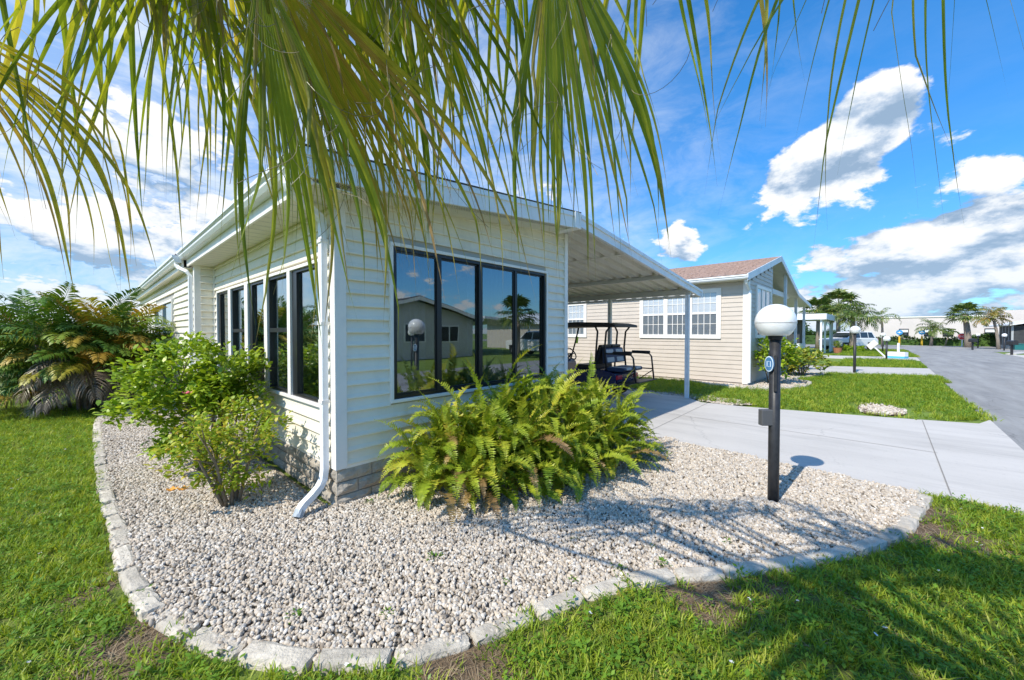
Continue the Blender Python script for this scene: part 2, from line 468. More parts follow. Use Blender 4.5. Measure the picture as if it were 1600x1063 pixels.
def tag(o, label=None, cat=None, group=None, kind=None):
    if label: o['label'] = label
    if cat: o['category'] = cat
    if group: o['group'] = group
    if kind: o['kind'] = kind
    return o
def thing(name, label, cat, loc=(0, 0, 0), rz=0.0, group=None):
    e = bpy.data.objects.new(name, None); COL.objects.link(e)
    e.empty_display_size = .2
    e.location = loc; e.rotation_euler = (0, 0, rz)
    return tag(e, label, cat, group)
def inst(name, me, parent, mw):
    o = bpy.data.objects.new(name, me); COL.objects.link(o)
    if parent is not None: o.parent = parent
    o.matrix_basis = mw
    return o
def copy_tree(o, parent=None):
    c = o.copy(); COL.objects.link(c)
    if parent is not None: c.parent = parent
    for ch in o.children: copy_tree(ch, c)
    return c
def sheet(name, poly, z, m, kind='structure'):
    mb = MB(); mb.add([(p[0], p[1], z) for p in poly], [tuple(range(len(poly)))])
    o = mb.build(name, m)
    if kind: o['kind'] = kind
    return o
def inside(poly, x, y):
    c = False; n = len(poly); j = n - 1
    for i in range(n):
        xi, yi = poly[i][0], poly[i][1]; xj, yj = poly[j][0], poly[j][1]
        if (yi > y) != (yj > y) and x < (xj - xi) * (y - yi) / (yj - yi) + xi: c = not c
        j = i
    return c
def dist_poly(line, x, y):
    best = 1e9
    for a, b in zip(line[:-1], line[1:]):
        dx, dy = b[0] - a[0], b[1] - a[1]
        t = max(0, min(1, ((x - a[0]) * dx + (y - a[1]) * dy) / (dx * dx + dy * dy + 1e-12)))
        best = min(best, math.hypot(x - a[0] - t * dx, y - a[1] - t * dy))
    return best
def catmull(pts, per=6):
    out = []
    for i in range(len(pts) - 1):
        p0 = pts[max(i - 1, 0)]; p1 = pts[i]; p2 = pts[i + 1]; p3 = pts[min(i + 2, len(pts) - 1)]
        for k in range(per):
            t = k / per
            out.append(tuple(.5 * ((2 * p1[j]) + (-p0[j] + p2[j]) * t + (2 * p0[j] - 5 * p1[j] + 4 * p2[j] - p3[j]) * t * t + (-p0[j] + 3 * p1[j] - 3 * p2[j] + p3[j]) * t ** 3) for j in range(2)))
    out.append(tuple(pts[-1]))
    return out

# ------------------------------------------------------------------ ground, road, drives
def road_l(x): return -1.3 - 0.029 * x
sheet('ground', [(-300, -400), (700, -400), (700, 400), (-300, 400)], -0.02, 'far_turf')
xs = np.linspace(-40, 51, 40)
poly = [(x, road_l(x)) for x in xs] + [(x, road_l(x) - 4.9 + .05 * math.sin(x)) for x in xs[::-1]]
sheet('road', poly, -0.006, 'asphalt')
sheet('cross_street', [(50.5, -60), (69.5, -60), (69.5, 60), (50.5, 60)], -0.003, 'asphalt')
sheet('lawn', [(-12, -1.2), (-12, 24), (6, 24), (5.6, -1.45), (0, -1.3)], -0.002, 'turf_base')

# the home's own drive, poured as broad slabs with a flared apron
DRIVE = [(5.52, -0.44), (5.60, -0.75), (5.3, -1.45), (11.0, -1.66), (10.42, -1.45), (10.05, -.35), (9.8, .49), (9.45, 1.9), (9.36, 2.75), (9.95, 3.3), (9.95, 13), (5.3, 13), (5.3, 3.62), (5.78, 2.15)]
def slab(name, poly, z0, z1, m, kind=None):
    mb = MB(); n = len(poly)
    mb.add([(p[0], p[1], z0) for p in poly] + [(p[0], p[1], z1) for p in poly],
           [tuple(range(n, 2 * n))] + [(i, (i + 1) % n, (i + 1) % n + n, i + n) for i in range(n)])
    o = mb.build(name, m)
    if kind: o['kind'] = kind
    return o
slab('driveway', DRIVE, -.05, .012, 'concrete', 'structure')
slab('driveway', [(19.3, 5), (19.6, 1.2), (21.0, road_l(21)), (25.0, road_l(25)), (23.6, 1.4), (23.4, 5)], -.05, .014, 'concrete', 'structure')
slab('driveway', [(31.5, 8), (31.3, .9), (32.0, road_l(32)), (35.6, road_l(35.6)), (34.6, 1.8), (34.6, 8)], -.05, .013, 'concrete', 'structure')
slab('driveway', [(38.5, road_l(38) - 4.85), (44.5, road_l(44) - 4.85), (43.5, -20), (38.0, -20)], -.05, .013, 'concrete', 'structure')
slab('pavement', [(45.5, road_l(45) - 4.9), (50.4, road_l(50) - 6.2), (50.4, road_l(50) - 6.9), (45.5, road_l(45) - 5.4)], -.05, .05, 'concrete', 'structure')
for k in range(7):
    y = -9 + k * 2.6
    sheet('parking_line', [(66.0, y), (69.3, y + .6), (69.3, y + .75), (66.0, y + .15)], 0.003, 'paint_white')

# control joints sawn across the home's drive
mj = MB()
for (a, b) in (((5.80, 2.55), (9.33, 2.62)), ((5.62, -.62), (10.1, -.75)), ((7.5, -.70), (7.6, 2.56)), ((7.6, 2.6), (7.6, 9))):
    d = (Vector(b) - Vector(a)).normalized(); nn = Vector((-d.y, d.x)) * .006
    mj.add([(a[0] - nn.x, a[1] - nn.y, .0145), (b[0] - nn.x, b[1] - nn.y, .0145), (b[0] + nn.x, b[1] + nn.y, .0145), (a[0] + nn.x, a[1] + nn.y, .0145)], [(0, 1, 2, 3)])
mj.build('control_joint', 'mortar', bpy.data.objects['driveway'])
# ------------------------------------------------------------------ gravel bed and its stone edging
EDGE = [(1.05, 11.1), (.55, 10.9), (.15, 10.5), (.075, 9.2), (.075, 7.55), (.094, 5.61), (.135, 4.27), (.15, 3.59), (.224, 2.926), (.362, 2.533), (.513, 2.217), (.734, 1.892), (1.033, 1.621), (1.423, 1.441), (1.813, 1.308), (2.199, 1.146), (2.528, .912), (2.862, .619), (3.283, .322), (3.679, .066), (4.212, -.184), (4.9, -.33), (5.44, -.43)]
ES = catmull(EDGE, 8)
GRAVEL = ES + [(5.5, -.40), (5.765, 2.15), (5.3, 3.6), (5.1, 3.6), (1.45, 3.6), (1.45, 8.5), (1.2, 8.5), (1.2, 11.1)]
sheet('gravel_bed', GRAVEL, .012, 'gravel_base')
edging = thing('garden_edging', 'curved border of pale split stone blocks round the white gravel bed', 'edging', (2, 1.2, 0))
# walk along the curve and lay one block at a time
def lay_blocks(line, parent, off, lmin, lmax, width, top, m, name='stone_block', gap=.009, jit=.008):
    line = [Vector((p[0], p[1], 0)) for p in line]
    seg = []; s = 0
    for a, b in zip(line[:-1], line[1:]):
        seg.append((s, a, b)); s += (b - a).length
    total = s
    def pos(t):
        for s0, a, b in reversed(seg):
            if t >= s0:
                L = (b - a).length
                return a + (b - a) * min(1, (t - s0) / max(L, 1e-6)), (b - a).normalized()
        return line[0], (line[1] - line[0]).normalized()
    t = 0.0
    while t < total - .1:
        L = random.uniform(lmin, lmax)
        e = min(total, t + L)
        a, da = pos(t + gap); b, db = pos(e - gap)
        d = (b - a).normalized(); n = Vector((-d.y, d.x, 0)); c = (a + b) / 2; hl = (b - a).length / 2
        hw = width / 2 * random.uniform(.92, 1.08); h = top + random.uniform(-.012, .012)
        nx, ny, nz = 6, 4, 3
        V = []; Fc = []; idx = {}
        def vid(i, j, k):
            if (i, j, k) in idx: return idx[(i, j, k)]
            fx = i / nx * 2 - 1; fy = j / ny * 2 - 1; fz = k / nz
            ex = abs(fx) > .99; ey = abs(fy) > .99; et = fz > .99
            q = [fx * hl, fy * hw, -.05 + fz * (h + .05)]
            r = .011
            if (ex and ey) or (ex and et) or (ey and et):
                q[0] -= math.copysign(r * random.uniform(.4, 1.3), fx) if ex else 0
                q[1] -= math.copysign(r * random.uniform(.4, 1.3), fy) if ey else 0
                q[2] -= r * random.uniform(.4, 1.2) if et else 0
            if k > 0:
                q[0] += random.uniform(-1, 1) * jit * .5; q[1] += random.uniform(-1, 1) * jit * .6; q[2] += random.uniform(-1, 1) * jit * .45
            idx[(i, j, k)] = len(V); V.append(tuple(q)); return idx[(i, j, k)]
        for i in range(nx):
            for j in range(ny): Fc.append((vid(i, j, nz), vid(i + 1, j, nz), vid(i + 1, j + 1, nz), vid(i, j + 1, nz)))
            for k in range(nz):
                Fc.append((vid(i, 0, k), vid(i + 1, 0, k), vid(i + 1, 0, k + 1), vid(i, 0, k + 1)))
                Fc.append((vid(i + 1, ny, k), vid(i, ny, k), vid(i, ny, k + 1), vid(i + 1, ny, k + 1)))
        for j in range(ny):
            for k in range(nz):
                Fc.append((vid(0, j + 1, k), vid(0, j, k), vid(0, j, k + 1), vid(0, j + 1, k + 1)))
                Fc.append((vid(nx, j, k), vid(nx, j + 1, k), vid(nx, j + 1, k + 1), vid(nx, j, k + 1)))
        mb = MB(); mb.add(V, Fc)
        o = mb.build(name, m, parent)
        o.location = Vector((c.x, c.y, 0)) + n * (off + random.uniform(-.006, .006)) - (parent.location if parent else Vector())
        o.rotation_euler = (random.uniform(-.03, .03), random.uniform(-.02, .02), math.atan2(d.y, d.x) + random.uniform(-.02, .02))
        t = e
lay_blocks(ES, edging, 0, .31, .41, .112, .046, 'edging_stone', jit=.0055)

# ------------------------------------------------------------------ scattering with geometry nodes
def src_collection(name, meshes):
    c = bpy.data.collections.new(name)
    for i, me in enumerate(meshes):
        c.objects.link(bpy.data.objects.new(name, me))
    return c
def scatter(obj, coll, density, smin, smax, tilt=.3, seed=0, use_attr=True, zoff=0.0):
    g = bpy.data.node_groups.new('scatter', 'GeometryNodeTree')
    g.interface.new_socket('Geometry', in_out='INPUT', socket_type='NodeSocketGeometry')
    g.interface.new_socket('Geometry', in_out='OUTPUT', socket_type='NodeSocketGeometry')
    n = g.nodes; l = g.links
    gi = n.new('NodeGroupInput'); go = n.new('NodeGroupOutput')
    dp = n.new('GeometryNodeDistributePointsOnFaces'); dp.distribute_method = 'RANDOM'
    l.new(gi.outputs[0], dp.inputs['Mesh'])
    dp.inputs['Seed'].default_value = seed
    if use_attr:
        na = n.new('GeometryNodeInputNamedAttribute'); na.data_type = 'FLOAT'; na.inputs['Name'].default_value = 'dens'
        mm = n.new('ShaderNodeMath'); mm.operation = 'MULTIPLY'; mm.inputs[1].default_value = density
        l.new(na.outputs[0], mm.inputs[0]); l.new(mm.outputs[0], dp.inputs['Density'])
    else:
        dp.inputs['Density'].default_value = density
    ci = n.new('GeometryNodeCollectionInfo'); ci.inputs['Collection'].default_value = coll
    ci.inputs['Separate Children'].default_value = True; ci.inputs['Reset Children'].default_value = True
    ip = n.new('GeometryNodeInstanceOnPoints'); ip.inputs['Pick Instance'].default_value = True
    l.new(dp.outputs['Points'], ip.inputs['Points']); l.new(ci.outputs[0], ip.inputs['Instance'])
    rv = n.new('FunctionNodeRandomValue'); rv.data_type = 'FLOAT_VECTOR'
    rv.inputs[0].default_value = (-tilt, -tilt, 0); rv.inputs[1].default_value = (tilt, tilt, 6.283); rv.inputs['Seed'].default_value = seed + 3
    l.new(rv.outputs[0], ip.inputs['Rotation'])
    rs = n.new('FunctionNodeRandomValue'); rs.data_type = 'FLOAT'
    rs.inputs[2].default_value = smin; rs.inputs[3].default_value = smax; rs.inputs['Seed'].default_value = seed + 5
    l.new(rs.outputs[1], ip.inputs['Scale'])
    l.new(ip.outputs[0], go.inputs[0])
    md = obj.modifiers.new('scatter', 'NODES'); md.node_group = g
    return md
def grid_emitter(name, x0, x1, y0, y1, step, keep, dens, zfun=lambda x, y: 0.0):
    nx = int((x1 - x0) / step); ny = int((y1 - y0) / step)
    mb = MB(); idx = {}; D = []
    def vid(i, j):
        if (i, j) not in idx:
            x = x0 + i * step; y = y0 + j * step
            idx[(i, j)] = len(mb.v); mb.v.append((x, y, zfun(x, y))); D.append(dens(x, y))
        return idx[(i, j)]
    for i in range(nx):
        for j in range(ny):
            x = x0 + (i + .5) * step; y = y0 + (j + .5) * step
            if keep(x, y):
                mb.f.append((vid(i, j), vid(i + 1, j), vid(i + 1, j + 1), vid(i, j + 1))); mb.m.append(0)
    me = mb.mesh(name, 'soil')
    a = me.attributes.new('dens', 'FLOAT', 'POINT'); a.data.foreach_set('value', D)
    o = bpy.data.objects.new(name, me); COL.objects.link(o)
    return o
def in_view(x, y, margin=.35):
    d = _f.x * x + _f.y * y; s = _r.x * x + _r.y * y
    return d > .6 and abs(s) < d * (1.32 + margin) + .4

# pebbles
peb = []
for k in range(7):
    import bmesh
    bm = bmesh.new(); bmesh.ops.create_icosphere(bm, subdivisions=2 if k < 4 else 1, radius=1)
    sx, sy, sz = random.uniform(.8, 1.2), random.uniform(.65, .95), random.uniform(.45, .7)
    for v in bm.verts:
        nn = mnoise.noise(v.co * 1.1 + Vector((k * 7.1, 0, 0)))
        v.co *= 1 + .38 * nn
        v.co.x *= sx; v.co.y *= sy; v.co.z *= sz
    me = bpy.data.meshes.new('pebble'); bm.to_mesh(me); bm.free(); me.materials.append(M['pebble'])
    me.polygons.foreach_set('use_smooth', [k % 2 == 0] * len(me.polygons))
    peb.append(me)
pebc = src_collection('pebbles', peb)
GIN = GRAVEL
def grav_keep(x, y): return inside(GIN, x, y)
def grav_z(x, y):
    return .026 + .014 * mnoise.noise(Vector((x * 1.3, y * 1.3, 4.))) + .006 * mnoise.noise(Vector((x * 5, y * 5, 1.)))
gravel = grid_emitter('gravel', 0, 5.9, -.5, 11.2, .1, grav_keep, lambda x, y: 1.0 if math.hypot(x, y) < 7 else .6, grav_z)
scatter(gravel, pebc, 3900, .0075, .0205, 1.3, 11)
tag(gravel, 'loose cream and grey pebbles filling the bed round the house', 'gravel', kind='stuff')
# grass tufts
def blade(mb, base, az, length, width, lean, curl, seg=4):
    d = Vector((math.cos(az), math.sin(az), 0)); s = Vector((-d.y, d.x, 0))
    p = Vector(base); ang = lean; vs = []
    for i in range(seg + 1):
        t = i / seg
        w = width * (1 - t ** 2.2) * .5 * (1 if i else .7)
        vs += [p - s * w, p + s * w] if i < seg else [p]
        p = p + (Vector((0, 0, 1)) * math.cos(ang) + d * math.sin(ang)) * (length / seg); ang += curl / seg
    fs = [(2 * i, 2 * i + 1, 2 * i + 3, 2 * i + 2) for i in range(seg - 1)] + [(2 * seg - 2, 2 * seg - 1, 2 * seg)]
    mb.add(vs, fs)
tufts = []
for k in range(7):
    mb = MB()
    for i in range(15):
        a = random.uniform(0, 6.283); r = random.uniform(0, .05)
        blade(mb, (r * math.cos(a), r * math.sin(a), -.004), random.uniform(0, 6.283), random.uniform(.035, .085), random.uniform(.004, .0075), random.uniform(.1, .8), random.uniform(.3, 1.5))
    tufts.append(mb.mesh('grass_tuft', 'grass_blade'))
for k in range(3):   # broad-leaved weeds between the blades
    mb = MB()
    for i in range(14):
        a = random.uniform(0, 6.283); r = random.uniform(.0, .045)
        p = Vector((r * math.cos(a), r * math.sin(a), random.uniform(.005, .055)))
        az = random.uniform(0, 6.283); d = Vector((math.cos(az), math.sin(az), random.uniform(.0, .6))); s = Vector((-d.y, d.x, 0)).normalized()
        L = random.uniform(.014, .03); w = L * .3
        mb.add([p, p + d * L * .5 - s * w, p + d * L, p + d * L * .5 + s * w], [(0, 1, 2, 3)])
    tufts.append(mb.mesh('weed', 'weed_leaf'))
mb = MB()
for i in range(2):   # tiny white flowers
    c = Vector((random.uniform(-.03, .03), random.uniform(-.03, .03), .065))
    for q in range(5):
        a = q * 1.2566; d = Vector((math.cos(a), math.sin(a), .25)); s = Vector((-d.y, d.x, 0))
        mb.add([c, c + d * .007 - s * .004, c + d * .012, c + d * .007 + s * .004], [(0, 1, 2, 3)])
flw = mb.mesh('flower_tuft', 'petal_white')
tuftc = src_collection('grass_tufts', tufts)
flowc = src_collection('lawn_flowers', [flw])
straws = []
for k in range(3):
    mb = MB()
    for i in range(12):
        a = random.uniform(0, 6.283); r = random.uniform(0, .07)
        blade(mb, (r * math.cos(a), r * math.sin(a), .004), random.uniform(0, 6.283), random.uniform(.05, .1), .004, random.uniform(1.2, 1.6), random.uniform(-.2, .35), 3)
    straws.append(mb.mesh('straw', 'dry_straw'))
strawc = src_collection('straws', straws)
ESO = ES
BARE = [((2.5, .70), .26), ((2.85, .42), .16), ((4.5, -.42), .34), ((5.0, -.48), .18), ((.10, 2.72), .26), ((1.2, 1.33), .26), ((-.75, 5.3), .24), ((2.75, -.95), .3), ((-.03, 3.5), .13)]
def bare(x, y):
    b = 0
    w = .35 * mnoise.noise(Vector((x * 3.2, y * 3.2, 2.))) + .2 * mnoise.noise(Vector((x * 9, y * 9, 5.)))
    for (c, r) in BARE:
        d = math.hypot(x - c[0], y - c[1]) / r + w
        b = max(b, 1 - max(0, min(1, (d - .55) / .6)))
    return b
LAWN = [(-12, road_l(-12)), (-12, 24), (1.2, 24), (1.2, 11.2)] + [(p[0], p[1]) for p in ES] + [(5.58, -.5), (5.5, -.9), (5.3, road_l(5.3))]
def lawn_keep(x, y): return inside(LAWN, x, y) and in_view(x, y) and dist_poly(ES, x, y) > .06
def lawn_dens(x, y):
    d = math.hypot(x, y)
    v = 1.0 if d < 4 else max(.28, 1.0 - (d - 4) * .07)
    n = mnoise.noise(Vector((x * 1.1, y * 1.1, 9.)))
    v *= .82 + .35 * n
    return max(.0, v) * (1 - .94 * bare(x, y))
grass = grid_emitter('grass', -8, 5.8, -1.6, 21, .13, lawn_keep, lawn_dens)
scatter(grass, tuftc, 760, .75, 1.35, .25, 21)
tag(grass, 'bright green lawn grass with small weeds round the gravel bed', 'grass', kind='stuff')
flowers = grid_emitter('lawn_blossom', -4, 5.8, -1.6, 9, .4, lawn_keep, lambda x, y: .3 + .9 * max(0, mnoise.noise(Vector((x * .8, y * .8, 3.)))))
scatter(flowers, flowc, 11, .45, .8, .3, 31)
tag(flowers, 'tiny white blossoms scattered through the lawn grass', 'flowers', kind='stuff')
thatch = grid_emitter('thatch', -2, 5.8, -1.6, 6, .13, lawn_keep, lambda x, y: bare(x, y) + .04)
scatter(thatch, strawc, 300, .6, 1.2, .15, 41)
tag(thatch, 'dry brown thatch on bare patches beside the stone edging', 'thatch', kind='stuff')
soilp = []
for i, (c, r) in enumerate(BARE):
    pts = []
    for k in range(18):
        a = k / 18 * 6.283
        rr = r * (.95 + .35 * mnoise.noise(Vector((math.cos(a) * 2, math.sin(a) * 2, i * 3.3))))
        pts.append((c[0] + rr * math.cos(a), c[1] + rr * math.sin(a)))
    sheet('bare_soil', pts, .001 + .0002 * i, 'soil')
# neighbour's lawn across the drive
LAWN2 = [(10.15, 24), (10.15, 3.4), (9.55, 2.7), (9.62, 1.9), (9.9, .6), (10.2, -.4), (10.6, -1.5), (11.3, road_l(11.3)), (20.9, road_l(20.9)), (19.4, 1.2), (19.2, 24)]
BED2 = [(13.2, 4.2), (12.75, 3.75), (12.45, 2.9), (12.6, 2.15), (13.4, 1.55), (14.4, 1.3), (15.3, 1.35), (15.9, 1.75), (16.6, 1.75), (17.6, 1.35), (18.6, 1.2), (19.3, 1.3), (19.3, 6), (13.2, 6)]
ROCK2 = [(10.75 + .75 * math.cos(a) * (1 + .12 * math.sin(3 * a)), -.22 + .42 * math.sin(a) * (1 + .15 * math.cos(2 * a))) for a in np.linspace(0, 6.283, 20)[:-1]]
ROCK2 = [(x + .28, y) for x, y in ROCK2]
def l2_keep(x, y): return inside(LAWN2, x, y) and not inside(BED2, x, y)
def l2_dens(x, y):
    d = math.hypot((x - 11.03) / 1.15, (y + .3) / .65)
    return .0 if d < .75 else (1.0 if d > 1.1 else .5)
g2 = grid_emitter('grass', 9.4, 21, -2.2, 14, .25, l2_keep, l2_dens)
scatter(g2, tuftc, 150, 1.2, 1.9, .25, 22)
tag(g2, 'mown green grass between the two concrete drives', 'grass', kind='stuff')
LAWN3 = [(23.9, 1.4), (25.2, road_l(25.2)), (31.8, road_l(31.8)), (31.1, 1.0)]
LAWN3b = [(34.9, 1.8), (35.8, road_l(35.8)), (50.0, road_l(50)), (50, 1.0)]
g3 = grid_emitter('grass', 23.5, 50.4, -3, 3, .5, lambda x, y: inside(LAWN3, x, y) or inside(LAWN3b, x, y), lambda x, y: 1.0)
scatter(g3, tuftc, 60, 1.6, 2.4, .25, 23)
tag(g3, 'sunlit grass verges farther down the street beside the road', 'grass', kind='stuff')
sheet('gravel_bed', BED2, .006, 'gravel_base')
sheet('gravel_bed', ROCK2, .006, 'soil')
sheet('gravel_bed', [(9.95, 3.3), (10.4, 3.3), (10.4, 13), (9.95, 13)], .005, 'gravel_base')
sheet('gravel_bed', [(9.37, 2.4), (9.95, 3.3), (10.6, 3.4), (10.4, 2.2), (9.9, 1.7)], .007, 'gravel_base')
gr2 = grid_emitter('gravel', 12.3, 19.4, 1, 6, .2, lambda x, y: inside(BED2, x, y), lambda x, y: 1.0, lambda x, y: .01)
scatter(gr2, pebc, 500, .018, .035, 1.2, 51)
tag(gr2, 'pale stones in the planting bed at the tan house corner', 'gravel', kind='stuff')
gr3 = grid_emitter('gravel', 9.9, 12, -.9, .4, .1, lambda x, y: inside(ROCK2, x, y) , lambda x, y: max(.15, 1.2 - 1.6 * math.hypot((x - 10.95) / .95, (y + .25) / .5)), lambda x, y: .01)
scatter(gr3, pebc, 1400, .018, .034, 1.2, 52)
tag(gr3, 'small oval patch of pale stones in the neighbouring lawn', 'gravel', kind='stuff')
gr4 = grid_emitter('gravel', 9.3, 10.6, 1.7, 8, .15, lambda x, y: inside([(9.37, 2.4), (9.95, 3.3), (9.97, 8), (10.4, 8), (10.45, 3.4), (10.4, 2.2), (9.9, 1.7)], x, y), lambda x, y: 1.0, lambda x, y: .01)
scatter(gr4, pebc, 700, .014, .028, 1.2, 53)
tag(gr4, 'strip of grey pebbles along the carport edge', 'gravel', kind='stuff')
kerb2 = thing('bed_kerb', 'scalloped white stone kerb round the tan house planting bed', 'kerb', (15, 1.3, 0))
lay_blocks(catmull(BED2[:12], 6), kerb2, 0, .35, .5, .12, .07, 'edging_stone')

# ------------------------------------------------------------------ the cream home
CX, CY, XR, YB = 1.492, 3.515, 5.13, 8.476
LAP, Z0 = .122, .366
def zroof(x): return 2.955 + (x - 1.03) * .0926
def zsoff(x): return zroof(x) - .20
home = thing('manufactured_home', 'cream lap-sided home with black-framed picture window beside the carport', 'house', (CX, CY, 0))
HO = Vector((CX, CY, 0))
def hp(o):
    """hang a mesh written in world coordinates under the home"""
    o.parent = home; o.matrix_parent_inverse = Matrix.Translation(-HO); return o
def hbox(name, m, *a, bevel=0.0): return hp(box(name, m, None, *a, bevel=bevel))
def sub(o, p):
    o.parent = p; o.matrix_parent_inverse = Matrix.Translation(-HO) if False else Matrix.Identity(4); return o
WX0, WX1, WZ0, WZ1 = 2.03, 4.61, .88, 2.495          # picture window incl. trim
VB0, VB1, WB0, WB1 = 3.80, 8.16, .875, 2.29          # side windows incl. trim
# wall cores
mb = MB()
mb.box(CX + .03, WX0 + .03, CY + .03, CY + .13, .3, WZ1).box(WX1 - .03, XR - .02, CY + .03, CY + .13, .3, WZ1).box(WX0 + .03, WX1 - .03, CY + .031, CY + .13, .3, WZ0 + .03)
mb.prism([(CX + .03, WZ1 + .001), (XR - .02, WZ1 + .001), (XR - .02, 3.12), (4.8, zsoff(4.8)), (CX + .03, zsoff(CX))], 'y', CY + .03, CY + .13)
mb.box(WX0 + .03, WX1 - .03, CY + .032, CY + .13, WZ1 - .03, WZ1)
hp(mb.build('wall', 'wall_core'))
mb = MB()
mb.box(CX + .03, CX + .13, CY + .131, VB0 + .03, .3, 2.75).box(CX + .03, CX + .13, VB1 - .03, YB, .3, 2.75).box(CX + .031, CX + .13, VB0 + .03, VB1 - .03, .3, WB0 + .03).box(CX + .031, CX + .13, VB0 + .03, VB1 - .03, WB1 - .03, 2.75)
hp(mb.build('wall', 'wall_core'))
hbox('wall', 'wall_core', 1.26, 1.36, YB + .01, 19, .05, 2.8)
hbox('wall', 'wall_core', 1.262, CX + .03, YB - .025, YB + .008, .05, 2.8)
hbox('wall', 'siding_cream', XR - .1, XR - .021, CY + .131, 19, .05, 3.1)
hbox('wall', 'siding_cream', 1.36, XR - .11, 18.9, 19, .05, 3.0)
# room inside
hbox('interior_floor', 'interior_floor', CX + .13, XR - .1, CY + .13, 8.6, .30, .36)
hbox('interior_wall', 'interior_wall', CX + .13, XR - .1, 8.5, 8.6, .36, 2.75)
hbox('interior_wall', 'interior_wall', XR - .14, XR - .11, CY + .13, 8.5, .36, 2.75)
hbox('ceiling', 'interior_wall', CX + .13, XR - .1, CY + .13, 8.6, 2.70, 2.74)
# lap siding, one board at a time
PROF = [(0.008, LAP + .010), (.002, LAP + .006), (-.014, .045), (-.026, .018), (-.029, .007), (-.026, 0.0), (0.010, 0.004)]
def board_x(x0b, x0t, x1b, x1t, z, yw, h=LAP):
    """a board on a wall facing -y"""
    mb = MB(); n = len(PROF); V = []
    for side in (0, 1):
        for dy, dz in PROF:
            dz = min(dz, h + .004); t = dz / LAP
            x = (x0b + (x0t - x0b) * t) if side == 0 else (x1b + (x1t - x1b) * t)
            V.append((x, yw + .025 + dy, z + dz))
    mb.add(V, [tuple(range(n)), tuple(range(n, 2 * n))[::-1]] + [(i, i + n, (i + 1) % n + n, (i + 1) % n) for i in range(n)])
    return hp(mb.build('siding_board', 'siding_cream'))
def board_y(y0, y1, z, xw, h=LAP):
    mb = MB(); n = len(PROF); V = []
    for y in (y0, y1):
        for dx, dz in PROF: V.append((xw + .025 + dx, y, z + min(dz, h + .004)))
    mb.add(V, [tuple(range(n))[::-1], tuple(range(n, 2 * n))] + [(i, (i + 1) % n, (i + 1) % n + n, i + n) for i in range(n)])
    return hp(mb.build('siding_board', 'siding_cream'))
XL, XE = CX + .085, XR - .068
for r in range(23):
    z = Z0 + r * LAP
    def xs_at(zz):
        return max(XL, 1.03 + (zz + .20 - 2.955) / .0926)
    a0, a1 = xs_at(z), xs_at(z + LAP)
    if a0 > XE - .05: break
    h = LAP
    if z + LAP > WZ0 + .01 and z < WZ1 - .01:
        board_x(a0, a1, WX0 + .01, WX0 + .01, z, CY); board_x(WX1 - .01, WX1 - .01, XE, XE, z, CY)
    else:
        xs_ = random.uniform(2.2, 4.4)
        if a0 < xs_ - .3 and a1 < xs_ - .3: board_x(a0, a1, xs_, xs_, z, CY); board_x(xs_ + .0015, xs_ + .0015, XE, XE, z, CY - .0012)
        else: board_x(a0, min(a1, XE - .01), XE, XE, z, CY)
for r in range(20):
    z = Z0 + r * LAP
    h = min(LAP, 2.75 - z)
    if h < .02: break
    if z + LAP > WB0 + .01 and z < WB1 - .01:
        board_y(CY + .085, VB0 + .01, z, CX, h); board_y(VB1 - .01, YB - .03, z, CX, h)
    else:
        ys_ = random.uniform(4.6, 7.4)
        board_y(CY + .085, ys_, z, CX, h); board_y(ys_ + .0015, YB - .03, z, CX - .0012, h)
    board_x(1.30, 1.30, CX - .0, CX - .0, z, YB - .05, h)
    if z + LAP > 1.2 and z < 2.33:
        board_y(YB + .05, 10.95, z, 1.229, h); board_y(14.2, 19, z, 1.229, h)
    else:
        board_y(YB + .05, 19, z, 1.229, h)
# corner posts and trims
def ltrim(x, y, z0, z1, w=.10, t=.032, name='corner_trim'):
    mb = MB()
    mb.prism([(x - .008, y - .008), (x + w, y - .008), (x + w, y + .022), (x + .022, y + .022), (x + .022, y + w), (x - .008, y + w)], 'z', z0, z1)
    return hp(mb.build(name, 'trim_white', bevel=.004))
ltrim(CX, CY, .345, zsoff(CX) + .005)
ltrim(1.229, YB - .035, .345, 2.75, .085)
hbox('end_trim', 'trim_white', XR - .075, XR + .006, CY - .012, CY + .05, .02, 3.14, bevel=.004)
hbox('inner_trim', 'trim_white', CX - .012, CX + .016, YB - .055, YB - .03, .35, 2.75)
hbox('starter_strip', 'trim_white', CX + .09, XR - .08, CY + .006, CY + .03, .338, .364)
hbox('starter_strip', 'trim_white', CX + .006, CX + .03, CY + .09, YB - .03, .338, .364)
